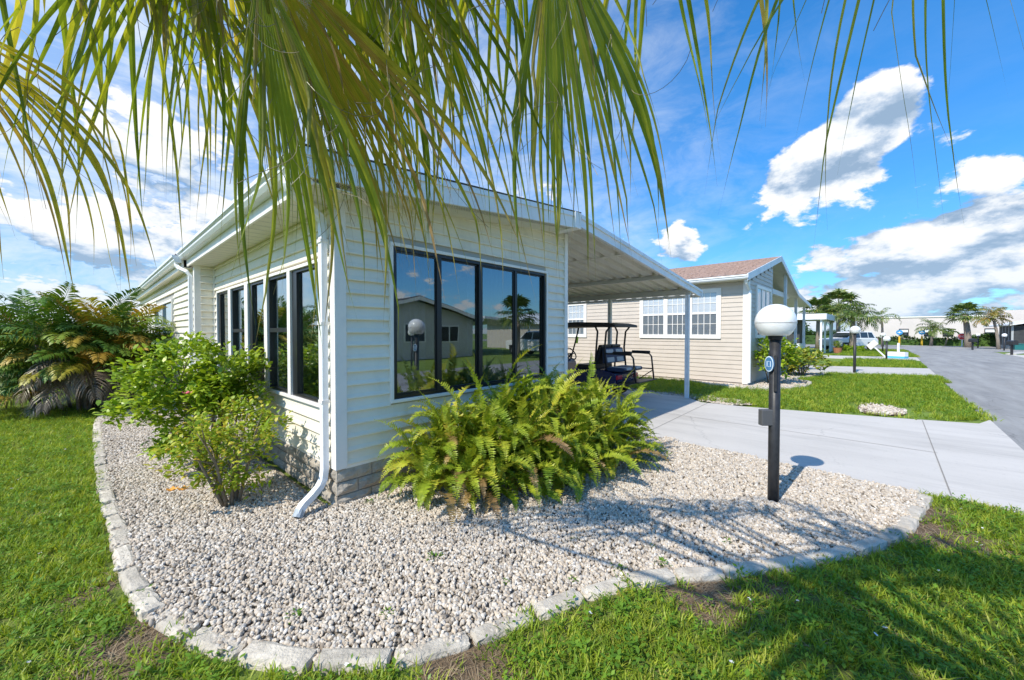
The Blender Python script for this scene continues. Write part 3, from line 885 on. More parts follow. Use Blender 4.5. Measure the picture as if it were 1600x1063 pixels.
# stone skirting, block by block
def skirt(run, axis, fixed, name='stone_block'):
    a, b = run
    for c in range(3):
        z = -.02 + c * .121; t = a - (.0 if c % 2 == 0 else .17)
        while t < b - .02:
            L = .36 + random.uniform(-.03, .03)
            s, e = max(t, a) + .004, min(t + L, b) - .004
            t += L
            if e - s < .03: continue
            pr = random.uniform(.0, .014)
            mb = MB(); nx, nz = 5, 3; V = []; Fc = []
            for i in range(nx + 1):
                for k in range(nz + 1):
                    edge = i in (0, nx) or k in (0, nz)
                    d = fixed - (.0 if edge else .014 + pr + random.uniform(-.007, .007))
                    p = s + (e - s) * i / nx; q = z + .004 + .112 * k / nz
                    V.append((p, d, q) if axis == 'x' else (d, p, q))
            for i in range(nx):
                for k in range(nz):
                    f = (i * (nz + 1) + k, (i + 1) * (nz + 1) + k, (i + 1) * (nz + 1) + k + 1, i * (nz + 1) + k + 1)
                    Fc.append(f if axis == 'x' else f[::-1])
            mb.add(V, Fc)
            if axis == 'x': mb.box(s, e, fixed + .0005, fixed + .03, z + .004, z + .116)
            else: mb.box(fixed + .0005, fixed + .03, s, e, z + .004, z + .116)
            hp(mb.build(name, 'block_stone'))
skirt((CX + .005, XR), 'x', CY + .012)
skirt((CY + .02, YB - .02), 'y', CX + .012)
skirt((YB + .0, 12.5), 'y', 1.245)
hbox('skirt_wall', 'mortar', CX + .022, XR - .02, CY + .022, CY + .1, -.05, .345)
hbox('skirt_wall', 'mortar', CX + .022, CX + .1, CY + .1, 19, -.05, .345)
# windows
def ring(x0, x1, z0, z1, w, y0, y1, axis='x'):
    mb = MB()
    for a in ((x0, x1, z0, z0 + w), (x0, x1, z1 - w, z1), (x0, x0 + w, z0 + w, z1 - w), (x1 - w, x1, z0 + w, z1 - w)):
        if axis == 'x': mb.box(a[0], a[1], y0, y1, a[2], a[3])
        else: mb.box(y0, y1, a[0], a[1], a[2], a[3])
    return mb
def child(o, p):
    o.parent = p; o.matrix_parent_inverse = p.matrix_world.inverted() if False else Matrix.Identity(4); return o
wa = hp(ring(WX0, WX1, WZ0, WZ1, .035, CY - .022, CY + .06).build('window', 'trim_white', bevel=.004))
child(ring(WX0 + .035, WX1 - .035, WZ0 + .035, WZ1 - .035, .035, CY + .0, CY + .075).build('frame', 'window_black'), wa)
px = [WX0 + .07, 2.645, 3.275, 3.925, WX1 - .07]
for i, x in enumerate(px[1:-1]):
    w = (.032, .028, .022)[i]
    child(box('mullion', 'window_black', None, x - w, x + w, CY + .006, CY + .07, WZ0 + .07, WZ1 - .07), wa)
for i in range(4):
    a, b = px[i] + (.0 if i == 0 else .02), px[i + 1] - (.0 if i == 3 else .02)
    yy = CY + (.030 if i % 2 == 0 else .046)
    child(box('pane', 'window_glass', None, a, b, yy, yy + .004, WZ0 + .068, WZ1 - .068), wa)
    child(ring(a, b, WZ0 + .068, WZ1 - .068, .022, yy - .012, yy + .016).build('sash', 'window_black'), wa)
def curtain(x0, x1, y, z0, z1, amp, n, axis='x', parent=wa):
    mb = MB(); V = []; N = n * 8
    for i in range(N + 1):
        t = i / N
        d = amp * math.sin(t * n * 6.283) + amp * .4 * math.sin(t * n * 2.3 * 6.283)
        for z in (z0, z1):
            p = (x0 + (x1 - x0) * t, y + d, z)
            V.append(p if axis == 'x' else (p[1], p[0], p[2]))
    mb.add(V, [(2 * i, 2 * i + 2, 2 * i + 3, 2 * i + 1) for i in range(N)])
    return child(mb.build('curtain', 'curtain', smooth=True), parent)
curtain(2.15, 2.62, CY + .25, .95, 2.5, .02, 7)
curtain(3.3, 3.95, CY + .28, .95, 2.5, .02, 9)
units = [(3.835, 4.60), (4.70, 5.40), (5.53, 6.25), (6.42, 7.19), (7.36, 8.115)]
wb = hp(ring(VB0, VB1, WB0, WB1, .035, CX - .022, CX + .06, 'y').build('window', 'trim_white', bevel=.004))
for i, (a, b) in enumerate(units):
    if i < 4: child(box('mullion', 'trim_white', None, CX - .02, CX + .07, b + .004, units[i + 1][0] - .004, WB0 + .035, WB1 - .035), wb)
    fw = .03
    child(ring(a, b, WB0 + .035, WB1 - .035, fw, CX + .002, CX + .075, 'y').build('frame', 'window_black'), wb)
    if i % 2 == 0:
        child(box('frame', 'window_black', None, CX + .0, CX + .06, b - .14, b - .032, WB0 + .066, WB1 - .066), wb)
        child(box('pane', 'window_glass_side', None, CX + .03, CX + .034, a + fw, b - .142, WB0 + .065, WB1 - .065), wb)
    else:
        zm = 1.62
        child(box('rail', 'window_black', None, CX + .0, CX + .06, a + fw, b - fw, zm - .025, zm + .025), wb)
        child(box('pane', 'window_glass_side', None, CX + .04, CX + .044, a + fw, b - fw, zm + .025, WB1 - .065), wb)
        child(box('pane', 'window_glass_side', None, CX + .04, CX + .044, a + fw, b - fw, WB0 + .065, zm - .025), wb)
        child(box('insect_screen', 'screen_mesh', None, CX + .046, CX + .05, a + fw, b - fw, WB0 + .066, zm - .026), wb)
wc = hp(ring(10.98, 14.17, 1.215, 2.315, .05, 1.205, 1.27, 'y').build('window', 'trim_white'))
for a, b in ((11.03, 12.55), (12.6, 14.12)):
    child(box('pane', 'window_glass_side', None, 1.245, 1.25, a, b, 1.26, 2.27), wc)
    child(box('rail', 'trim_white', None, 1.225, 1.262, a, b, 1.71, 1.77), wc)
    child(box('white_backing', 'curtain', None, 1.256, 1.262, a, b, 1.26, 2.27), wc)
child(box('mullion', 'trim_white', None, 1.21, 1.262, 12.551, 12.599, 1.265, 2.265), wc)
# roof, rake fascia, soffit
def slope(name, m, x0, x1, y0, y1, lo, hi):
    """a bar that follows the roof slope: lo/hi are offsets from the roof line"""
    return hp(MB().hexa([(x0, y0, zroof(x0) + lo), (x1, y0, zroof(x1) + lo), (x1, y1, zroof(x1) + lo), (x0, y1, zroof(x0) + lo),
                         (x0, y0, zroof(x0) + hi), (x1, y0, zroof(x1) + hi), (x1, y1, zroof(x1) + hi), (x0, y1, zroof(x0) + hi)]).build(name, m))
slope('roof', 'shingle_dark', 1.06, 4.86, 3.085, 19.2, .012, .028)
RF = slope('rake_fascia', 'trim_white', 1.08, 4.80, 3.105, 3.135, -.205, .008)
slope('drip_edge', 'gutter_white', 1.065, 4.83, 3.088, 3.104, -.045, .010)
hbox('fascia_cap', 'trim_white', 4.69, 4.845, 3.075, 3.5, 3.085, 3.315, bevel=.005)
# front soffit: vented strip next to the fascia, then plain boards
slope('soffit_vent', 'soffit_cream', 1.10, 4.78, 3.136, 3.26, -.196, -.19)
slope('soffit', 'soffit_cream', 1.10, 4.78, 3.264, 3.55, -.199, -.193)
mb = MB()
for i in range(150):
    x = 1.3 + i * .023
    for j in range(4):
        y = 3.155 + j * .026
        z = zroof(x) - .1965
        mb.add([(x, y, z), (x + .009, y, z), (x + .009, y + .013, z), (x, y + .013, z)], [(0, 3, 2, 1)])
so = hp(mb.build('vent_slot', 'dark_screen')); so['kind'] = 'stuff'
# side eave
hbox('eave_soffit', 'soffit_cream', 1.175, CX + .03, 3.137, YB + .1, 2.735, 2.745)
for i in range(int((YB - 3.2) / .2)):
    y = 3.2 + i * .2
    hbox('soffit_seam', 'beam_grey', 1.18, CX + .0, y, y + .006, 2.7325, 2.7345)
hbox('eave_fascia', 'trim_white', 1.15, 1.174, 3.137, 8.62, 2.72, 2.95)
hbox('eave_soffit', 'soffit_cream', 1.115, 1.27, 8.63, 19.2, 2.70, 2.71)
hbox('eave_fascia', 'trim_white', 1.09, 1.114, 8.63, 19.2, 2.69, 2.90)
GP = [(0, .115), (0, .0), (-.075, .0), (-.10, .035), (-.10, .06), (-.125, .08), (-.125, .12), (-.115, .12), (-.115, .085), (-.09, .065), (-.09, .04), (-.07, .01), (-.008, .01), (-.008, .115)]
def gutter(x, z, y0, y1):
    mb = MB(); mb.prism([(x + a, z + b) for a, b in GP], 'y', y0, y1)
    for y in (y0, y1 - .004): mb.prism([(x, z + .115), (x, z), (x - .075, z), (x - .10, z + .035), (x - .10, z + .06), (x - .125, z + .08), (x - .125, z + .12)], 'y', y + .001, y + .003)
    return hp(mb.build('gutter', 'gutter_white'))
gutter(1.146, 2.835, 3.10, 8.66)
gutter(1.084, 2.775, 8.60, 19.2)
def downspout(pts, name='downspout', w=.072, d=.055):
    pts = [Vector(p) for p in pts]; mb = MB(); V = []; Fc = []
    x = Vector((0, 1, 0))
    for i, p in enumerate(pts):
        t = (pts[min(i + 1, len(pts) - 1)] - pts[max(i - 1, 0)]).normalized()
        xx = (x - t * x.dot(t)).normalized(); yy = t.cross(xx)
        for a, b in ((-1, -1), (-.4, -.86), (.4, -.86), (1, -1), (1, 1), (.4, .86), (-.4, .86), (-1, 1)): V.append(p + xx * a * w / 2 + yy * b * d / 2)
    for i in range(len(pts) - 1):
        for k in range(8): Fc.append((i * 8 + k, i * 8 + (k + 1) % 8, (i + 1) * 8 + (k + 1) % 8, (i + 1) * 8 + k))
    Fc.append(tuple(range(8))[::-1])
    mb.add(V, Fc)
    return hp(mb.build(name, 'gutter_white', bevel=.004))
ds = downspout([(1.09, 3.42, 2.86), (1.09, 3.42, 2.78), (1.11, 3.45, 2.74), (1.40, 3.62, 2.63), (1.438, 3.64, 2.58), (1.44, 3.64, 2.5), (1.44, 3.64, .36), (1.425, 3.635, .26), (1.385, 3.62, .20), (1.30, 3.58, .15), (1.22, 3.54, .115), (1.19, 3.525, .085), (1.175, 3.52, .05)])
for z in (.95, 1.66, 2.4): child(box('strap', 'trim_white', None, 1.405, 1.475, 3.598, 3.682, z, z + .03), ds)
child(MB().tube([(1.195, 3.53, .085), (1.165, 3.512, .035)], [.042, .044], 10).build('outlet_sleeve', 'outlet_grey'), ds)
downspout([(1.03, 8.75, 2.80), (1.03, 8.72, 2.74), (1.06, 8.66, 2.68), (1.15, 8.56, 2.62), (1.185, 8.54, 2.55), (1.185, 8.54, .1)])

# ------------------------------------------------------------------ carport
def zc(x): return 3.262 - (x - 4.83) * .1155
carport = thing('carport', 'white metal carport with ribbed roof over the concrete drive', 'carport', (9.75, 3.2, 0))
CO = Vector((9.75, 3.2, 0))
def cp(o): o.parent = carport; o.matrix_parent_inverse = Matrix.Translation(-CO); return o
pan_p = [(.0, .0), (.17, .0), (.185, .085), (.285, .085), (.30, .0), (.302, .006), (.288, .091), (.182, .091), (.167, .006), (.002, .006)]
mbp = MB(); n = len(pan_p); V = []
for x in (4.86, 10.40):
    for y, z in pan_p: V.append((x, y, zc(x) - .05 + z))
mbp.add(V, [(i, i + n, (i + 1) % n + n, (i + 1) % n) for i in range(n)] + [tuple(range(n)), tuple(range(n, 2 * n))[::-1]])
panme = mbp.mesh('roof_pan', 'pan_cream')
for i in range(27):
    o = bpy.data.objects.new('roof_pan', panme); COL.objects.link(o); cp(o); o.location = (0, 3.135 + i * .302, 0)
def cslope(name, m, x0, x1, y0, y1, lo, hi):
    return cp(MB().hexa([(x0, y0, zc(x0) + lo), (x1, y0, zc(x1) + lo), (x1, y1, zc(x1) + lo), (x0, y1, zc(x0) + lo),
                         (x0, y0, zc(x0) + hi), (x1, y0, zc(x1) + hi), (x1, y1, zc(x1) + hi), (x0, y1, zc(x0) + hi)]).build(name, m))
cslope('fascia', 'carport_white', 4.85, 10.42, 3.10, 3.132, -.135, .035)
cslope('drip_edge', 'carport_white', 4.85, 10.44, 3.072, 3.099, -.012, .045)
cslope('drip_edge', 'carport_white', 4.85, 10.43, 3.086, 3.0995, -.135, -.118)
cp(box('gutter', 'carport_white', None, 10.421, 10.50, 3.08, 11.3, 2.49, 2.665))
cp(box('beam', 'beam_grey', None, 9.70, 9.80, 3.134, 11.3, 2.505, zc(9.8) - .056))
cp(box('beam', 'beam_grey', None, 8.20, 8.30, 3.134, 11.3, 2.73, zc(8.3) - .056))
for y in (3.2, 5.26, 8.2, 10.9):
    mb = MB(); s = .043
    mb.prism([(-s, -s), (-.012, -s), (-.012, -s + .008), (.012, -s + .008), (.012, -s), (s, -s), (s, -.012), (s - .008, -.012), (s - .008, .012), (s, .012), (s, s), (-s, s), (-s, .012), (-s + .008, .012), (-s + .008, -.012), (-s, -.012)], 'z', -.02, 2.503)
    o = cp(mb.build('post', 'carport_white')); o.location = (9.75, y, 0)
    for dx in (-.02, .02):
        b = MB().tube([(9.75 + dx, y - s - .006, 2.45), (9.75 + dx, y - s + .002, 2.45)], .009, 8).build('bolt', 'beam_grey', o)
        b.matrix_parent_inverse = Matrix.Translation(-Vector((9.75, y, 0)))
for y in (4.1, 6.2, 8.6): cslope('seam_cover', 'pan_cream', 6.55, 6.62, y - .9, y + .9, -.058, -.052)

# ------------------------------------------------------------------ golf cart
cart = thing('golf_cart', 'black and navy golf cart with rear-facing seat parked under the carport', 'golf cart', (8.78, 4.72, .012))
def cb(name, m, *a, bevel=.012): return box(name, m, cart, *a, bevel=bevel)
W2 = .56
# body shell
mb = MB()
mb.prism([(-.42, .30), (-.44, .62), (-.1, .69), (.66, .69), (.70, .36), (1.28, .34), (1.36, .78), (1.5, .86), (2.0, .62), (2.08, .42), (2.02, .30), (.5, .26)], 'x', -W2, W2)
mb.build('body', 'cart_navy', cart, bevel=.03)
cb('rear_panel', 'cart_navy', -.5, .5, -.47, -.425, .30, .60)
for s in (-1, 1):
    cb('taillight', 'lens_red', s * .42 - .12, s * .42 + .12, -.485, -.43, .48, .58)
    for y in (0.0, 1.66):
        x = s * .50
        w = MB(); pr = [(.0, -.09), (.17, -.09), (.225, -.075), (.23, 0), (.225, .075), (.17, .09), (.0, .09)]
        w.lathe([(max(r, .001), z) for r, z in pr], 20)
        wo_ = w.build('wheel', 'tyre', cart, smooth=False); wo_.location = (x, y, .23); wo_.rotation_euler = (0, math.pi / 2, 0)
        rm = MB().lathe([(.001, .092), (.10, .096), (.135, .080), (.14, .092), (.001, .0925)], 16).build('rim', 'rim_metal', wo_)
        rm2 = MB().lathe([(.001, -.092), (.10, -.096), (.135, -.08), (.14, -.092), (.001, -.0925)], 16).build('rim', 'rim_metal', wo_)
# seats
cb('front_seat', 'cart_black', -.50, .50, .20, .68, .68, .79, bevel=.03)
mb = MB()
for s in (-1, 1):
    mb.hexa([(s * .26 - .23, .10, .80), (s * .26 + .23, .10, .80), (s * .26 + .23, .20, .80), (s * .26 - .23, .20, .80), (s * .26 - .23, -.05, 1.27), (s * .26 + .23, -.05, 1.27), (s * .26 + .23, .06, 1.29), (s * .26 - .23, .06, 1.29)])
mb.build('front_backrest', 'cart_black', cart, bevel=.03)
rs = cb('rear_seat', 'cart_seat_navy', -.50, .50, -.62, -.12, .66, .75, bevel=.03)
for s in (-1, 1): box('seat_panel', 'cart_seat_grey', rs, s * .25 - .12, s * .25 + .12, -.628, -.14, .70, .757, bevel=.01)
mb = MB()
mb.hexa([(-.50, -.16, .84), (.50, -.16, .84), (.50, -.06, .84), (-.50, -.06, .84), (-.48, -.10, 1.20), (.48, -.10, 1.20), (.48, -.03, 1.21), (-.48, -.03, 1.21)])
rb = mb.build('rear_backrest', 'cart_seat_navy', cart, bevel=.03)
for s in (-1, 1):
    for z0, z1 in ((.87, .98), (1.09, 1.17)):
        t0, t1 = (z0 - .84) / .36, (z1 - .84) / .36
        MB().hexa([(s * .24 - .17, -.166 + .06 * t0, z0), (s * .24 + .17, -.166 + .06 * t0, z0), (s * .24 + .17, -.12, z0), (s * .24 - .17, -.12, z0), (s * .24 - .17, -.166 + .06 * t1, z1), (s * .24 + .17, -.166 + .06 * t1, z1), (s * .24 + .17, -.08, z1), (s * .24 - .17, -.08, z1)]).build('seat_panel', 'cart_seat_grey', rb)
# roof on struts
mb = MB()
mb.prism([(-.44, 1.705), (-.43, 1.765), (-.2, 1.815), (.6, 1.84), (1.45, 1.815), (1.64, 1.755), (1.64, 1.69), (1.5, 1.70), (.6, 1.72), (-.3, 1.71)], 'x', -.60, .60)
mb.build('roof', 'cart_black', cart, bevel=.02)
for s in (-1, 1):
    x = s * .50
    MB().tube([(x, .14, .70), (x, .10, 1.25), (x, .07, 1.6), (x, .14, 1.74)], .024, 8).build('strut', 'cart_black', cart, smooth=True)
    MB().tube([(x, -.18, .62), (x, -.12, 1.2), (x, -.16, 1.6), (x, -.28, 1.74)], .024, 8).build('strut', 'cart_black', cart, smooth=True)
    MB().tube([(x, 1.50, .85), (x, 1.36, 1.3), (x, 1.24, 1.74)], .022, 8).build('strut', 'cart_black', cart, smooth=True)
    # rear grab frame
    MB().tube([(x, -.12, 1.08), (x, -.55, 1.08), (x, -.78, 1.07), (x, -.84, 1.0), (x, -.90, .46)], .021, 8).build('grab_rail', 'cart_black', cart, smooth=True)
    MB().tube([(x, -.60, .70), (x, -.86, .70)], .014, 8).build('grab_rail', 'cart_black', cart, smooth=True)
    cb('armrest', 'cart_black', x - .035, x + .035, -.80, -.34, 1.075, 1.135, bevel=.015)
    mr = MB(); mr.hexa([(s * .62 - .05, 1.40, 1.28), (s * .62 + .05, 1.38, 1.28), (s * .62 + .05, 1.40, 1.28), (s * .62 - .05, 1.42, 1.28), (s * .62 - .05, 1.38, 1.46), (s * .62 + .05, 1.36, 1.46), (s * .62 + .05, 1.38, 1.46), (s * .62 - .05, 1.40, 1.46)])
    mr.build('side_mirror', 'mirror', cart)
    MB().tube([(x, -.42, .35), (x, -.86, .66)], .012, 6).build('brace', 'cart_black', cart)
mb = MB()
mb.hexa([(-.5, -.98, .44), (.5, -.98, .44), (.5, -.46, .40), (-.5, -.46, .40), (-.5, -.98, .465), (.5, -.98, .465), (.5, -.46, .425), (-.5, -.46, .425)])
mb.build('footplate', 'cart_black', cart, bevel=.008)
ring_p = [(-.26 + .17 * math.cos(a), .98 + .17 * math.sin(a) * .55, 1.03 + .17 * math.sin(a) * .83) for a in np.linspace(0, 2 * math.pi, 19)]
sw = MB().tube(ring_p, .016, 8, cap=False).build('steering_wheel', 'cart_black', cart, smooth=True)
MB().tube([(-.26, .98, 1.03), (-.26, 1.25, .72)], .025, 8).build('column', 'cart_black', sw)
MB().tube([(-.42, .98, 1.03), (-.10, .98, 1.03)], .014, 6).build('spoke', 'cart_black', sw)

# ------------------------------------------------------------------ foliage builders
def leaf_pts(p, d, s, L, w, sag=.25):
    """a pointed leaf: base, two flanks, two further flanks, tip"""
    n = Vector((0, 0, -1))
    return [p, p + d * L * .32 - s * w * .9, p + d * L * .68 - s * w * .75 + n * L * sag * .25, p + d * L + n * L * sag, p + d * L * .68 + s * w * .75 + n * L * sag * .25, p + d * L * .32 + s * w * .9], [(0, 1, 5), (1, 2, 4, 5), (2, 3, 4)]
def rvec(zlo=-1, zhi=1):
    a = random.uniform(0, 6.283); z = random.uniform(zlo, zhi); r = math.sqrt(max(0, 1 - z * z))
    return Vector((r * math.cos(a), r * math.sin(a), z))
def shrub(name, label, cat, loc, h, r, nleaf, leaf, lmat, stems=9, clip=None, group=None, low=.25, bark='bark_shrub', twigs=5, seed=1, flower=None, wid=.42, shell=.55):
    random.seed(seed)
    t = thing(name, label, cat, loc, 0, group)
    st = MB(); lf = MB(); tips = []
    for i in range(stems):
        az = i / stems * 6.283 + random.uniform(-.4, .4)
        end = Vector((math.cos(az) * r * random.uniform(.25, .8), math.sin(az) * r * random.uniform(.25, .8), h * random.uniform(.55, .95)))
        b = Vector((math.cos(az) * .05, math.sin(az) * .05, -.02))
        mid = b.lerp(end, .5) + Vector((random.uniform(-.06, .06), random.uniform(-.06, .06), h * .1))
        pts = [b, b.lerp(mid, .5), mid, mid.lerp(end, .55) + Vector((0, 0, .02)), end]
        st.tube(pts, [.017, .014, .011, .007, .003], 6)
        for k in range(twigs):
            q = pts[random.choice((1, 2, 2, 3))]
            e = q + rvec(-.05, .9) * r * random.uniform(.25, .6)
            e.z = max(e.z, .1 * h)
            st.tube([q, q.lerp(e, .5) + Vector((0, 0, .03)), e], [.006, .004, .002], 5)
            tips.append(e)
        tips.append(end)
    cl = [(tp, r * random.uniform(.16, .3)) for tp in tips]
    for i in range(len(tips)):   # outer shell clumps that give the bush its outline
        d = rvec(-.15, 1)
        k = random.uniform(shell, 1.0)
        c = Vector((d.x * r * k, d.y * r * k, h * low + (h * (1 - low)) * (.5 + .5 * d.z) * k))
        cl.append((c, r * random.uniform(.12, .24)))
    for i in range(nleaf):
        c, cr = random.choice(cl)
        d0 = rvec(); p = c + d0 * cr * random.uniform(.2, 1.0)
        if p.z < .05: continue
        if clip and not clip(p + Vector(loc)): continue
        out = (p - Vector((0, 0, h * .35)))
        d = (out.normalized() * .6 + rvec(-.5, .8) * .8).normalized()
        s = d.cross(Vector((0, 0, 1)))
        if s.length < .05: s = Vector((1, 0, 0))
        s.normalize()
        s = (s + rvec() * .45).normalized(); s = (s - d * s.dot(d)).normalized()
        L = leaf * random.uniform(.6, 1.2)
        v, f = leaf_pts(p, d, s, L, L * wid * .62, random.uniform(.05, .5))
        lf.add(v, f)
    st.build('stems', bark, t, smooth=True)
    lo = lf.build('foliage', lmat, t)
    if flower:
        for (dx, dy, dz, fm) in flower:
            fb = MB()
            c = Vector((dx, dy, dz))
            for q in range(5):
                a = q * 1.2566; d = Vector((math.cos(a), math.sin(a), .5)).normalized(); s = Vector((-d.y, d.x, 0))
                v, f = leaf_pts(c, d, s, .05, .022, -.1); fb.add(v, f)
            fb.build('flower', fm, t)
    return t

# ---- ferns under the picture window
def fern_frond(seed, L, e0, curve, npair=34, lw=.082):
    random.seed(seed)
    mb = MB(); N = 12
    pts = []; tans = []
    p = Vector((0, 0, 0)); a = e0
    for i in range(N + 1):
        pts.append(p.copy()); d = Vector((math.cos(a), 0, math.sin(a))); tans.append(d)
        p = p + d * (L / N); a -= curve / N * (0.6 + 1.1 * i / N)
    side_b = random.uniform(-.08, .08)
    pts = [q + Vector((0, side_b * (i / N) ** 2 * L, 0)) for i, q in enumerate(pts)]
    mb.tube(pts, [.0035 * (1 - .8 * i / N) for i in range(N + 1)], 4, cap=False)
    for k in range(npair):
        t = .10 + .89 * k / (npair - 1)
        i = min(N - 1, int(t * N)); fr = t * N - i
        q = pts[i].lerp(pts[i + 1], fr); d = tans[i].lerp(tans[i + 1], fr).normalized()
        nrm = Vector((0, 1, 0)).cross(d)
        ln = lw * min(1.0, .35 + t * 3.2) * (1.0 if t < .55 else max(.12, 1 - ((t - .55) / .45) ** 1.6)) * random.uniform(.88, 1.1)
        for s in (-1, 1):
            if random.random() < .03: continue
            dd = (Vector((0, s, 0)) * .93 + d * random.uniform(.18, .42) + nrm * random.uniform(-.35, .12)).normalized()
            w = ln * .11 + .0035
            e = dd.cross(nrm).normalized()
            tip = q + dd * ln - nrm * ln * random.uniform(.1, .28)
            m = q + dd * ln * .5
            mb.add([q - e * w * .6, m - e * w, tip, m + e * w, q + e * w * .6], [(0, 1, 3, 4), (1, 2, 3)])
    return mb
FERN = []
for i, (L, e0, cv) in enumerate([(.95, 1.4, 2.0), (.85, 1.3, 2.4), (.95, 1.45, 1.2), (.8, 1.1, 2.3), (.7, .8, 2.2), (.9, 1.5, .7), (.6, .5, 1.7), (.9, 1.35, 3.0), (.75, 1.2, 1.5), (.65, .9, 2.8)]):
    FERN.append(fern_frond(100 + i, L, e0, cv).mesh('frond', 'fern_leaf'))
FERN_DRY = [fern_frond(140, .8, .7, 2.0).mesh('frond', 'fern_leaf_dry'), fern_frond(141, .7, .3, 1.5).mesh('frond', 'fern_leaf_dry')]
def fern(label, loc, centres, nfr, seed):
    random.seed(seed)
    t = thing('fern', label, 'fern', loc, 0, 'ferns under the picture window')
    for i in range(nfr):
        c, rad, hs = random.choice(centres)
        a = random.uniform(0, 6.283); rr = rad * math.sqrt(random.random())
        bx, by = c[0] + rr * math.cos(a), c[1] + rr * math.sin(a)
        az = a + random.uniform(-.9, .9)
        k = random.random()
        if rr > rad * .6: me = random.choice(FERN[1:5] + FERN[6:8] + FERN[8:])
        else: me = random.choice(FERN[:4] + [FERN[5], FERN[7], FERN[8]])
        if random.random() < .06: me = random.choice(FERN_DRY)
        sc = random.uniform(.50, .86)
        bz = .02 + random.random() ** .7 * .80 * hs * (1 - .85 * (rr / rad) ** 2)
        reach = .6 * sc
        if by + math.sin(az) * reach > 3.5: az = -abs(az) if abs(math.sin(az)) > .2 else az - .5
        ex = by + math.sin(az) * reach
        if ex > 3.5: by -= (ex - 3.5)
        m = Matrix.Translation(Vector((bx, by, bz)) - Vector(loc)) @ Matrix.Rotation(az, 4, 'Z') @ Matrix.Rotation(random.uniform(-.35, .35), 4, 'X') @ Matrix.Diagonal((sc, sc, sc, 1))
        inst('frond', me, t, m)
    return t
fern('sprawling yellow-green fern nearest the house corner, under the first window pane', (2.45, 3.0, 0), [((2.40, 3.02), .42, .80), ((2.62, 2.82), .40, .74), ((2.5, 3.12), .36, .98)], 298, 5)
fern('tall dense fern in the middle of the bed below the window', (3.0, 2.85, 0), [((2.9, 2.9), .46, 1.0), ((3.0, 2.68), .44, .82), ((3.15, 3.02), .42, 1.06)], 298, 6)
fern('low fern at the front of the bed, facing the gravel and lamp', (3.55, 2.6, 0), [((3.4, 2.6), .46, .88), ((3.7, 2.46), .44, .76), ((3.65, 2.75), .44, 1.0)], 298, 8)
fern('upright fern close to the wall below the last window pane', (3.85, 3.0, 0), [((3.7, 3.02), .44, 1.06), ((4.05, 3.0), .44, 1.06)], 298, 10)
fern('broad fern mound at the driveway end of the bed, beside the carport', (4.3, 2.65, 0), [((4.2, 2.75), .48, 1.02), ((4.3, 2.42), .46, .88), ((4.55, 2.72), .44, .92)], 298, 7)

# ---- two hibiscus bushes along the side wall
shrub('hibiscus_bush', 'large bright green leafy bush growing against the side windows', 'bush', (.88, 5.55, 0), 1.5, .76, 8200, .085, 'hibiscus_leaf', 12, clip=lambda p: p.x < 1.43, seed=21, low=.2,
      flower=[(-.7, .35, .75, 'petal_pink'), (-.25, -.75, 1.0, 'petal_pink')])
shrub('hibiscus_bush', 'smaller yellowish bush on slender bare stems in the gravel by the downspout', 'bush', (.86, 4.28, 0), .92, .53, 3100, .060, 'young_leaf', 9, clip=lambda p: p.x < 1.40, seed=22, low=.42,
      flower=[(-.42, -.12, .30, 'petal_orange'), (-.36, -.2, .31, 'petal_orange')])
# small weeds in the gravel
random.seed(5)
for (x, y) in ((2.05, 1.35), (2.35, 1.2), (2.6, 1.0), (1.75, 1.65), (.75, 2.3), (1.6, 2.2), (1.1, 1.95), (4.75, 1.9), (2.45, 1.6), (1.72, 3.35), (3.2, .75), (2.75, 1.15)):
    wd = MB()
    for i in range(22):
        a = random.uniform(0, 6.283); rr = random.uniform(0, .06)
        p = Vector((rr * math.cos(a), rr * math.sin(a), random.uniform(.02, .05))); d = Vector((math.cos(a), math.sin(a), random.uniform(.1, .9))).normalized(); s = Vector((-d.y, d.x, 0)).normalized()
        v, f = leaf_pts(p, d, s, random.uniform(.02, .045), .008, .2); wd.add(v, f)
    o = wd.build('weed', 'weed_leaf'); o.location = (x, y, .01)
    sc = 2.2 if (x, y) == (4.75, 1.9) else random.uniform(.5, 1.0)
    o.scale = (sc, sc, sc)
    tag(o, 'low clump of green ground cover beside the fern mound in the gravel' if sc > 2 else 'tiny green weed sprouting among the gravel pebbles', 'weed', 'weeds in the gravel' if sc < 2 else None)

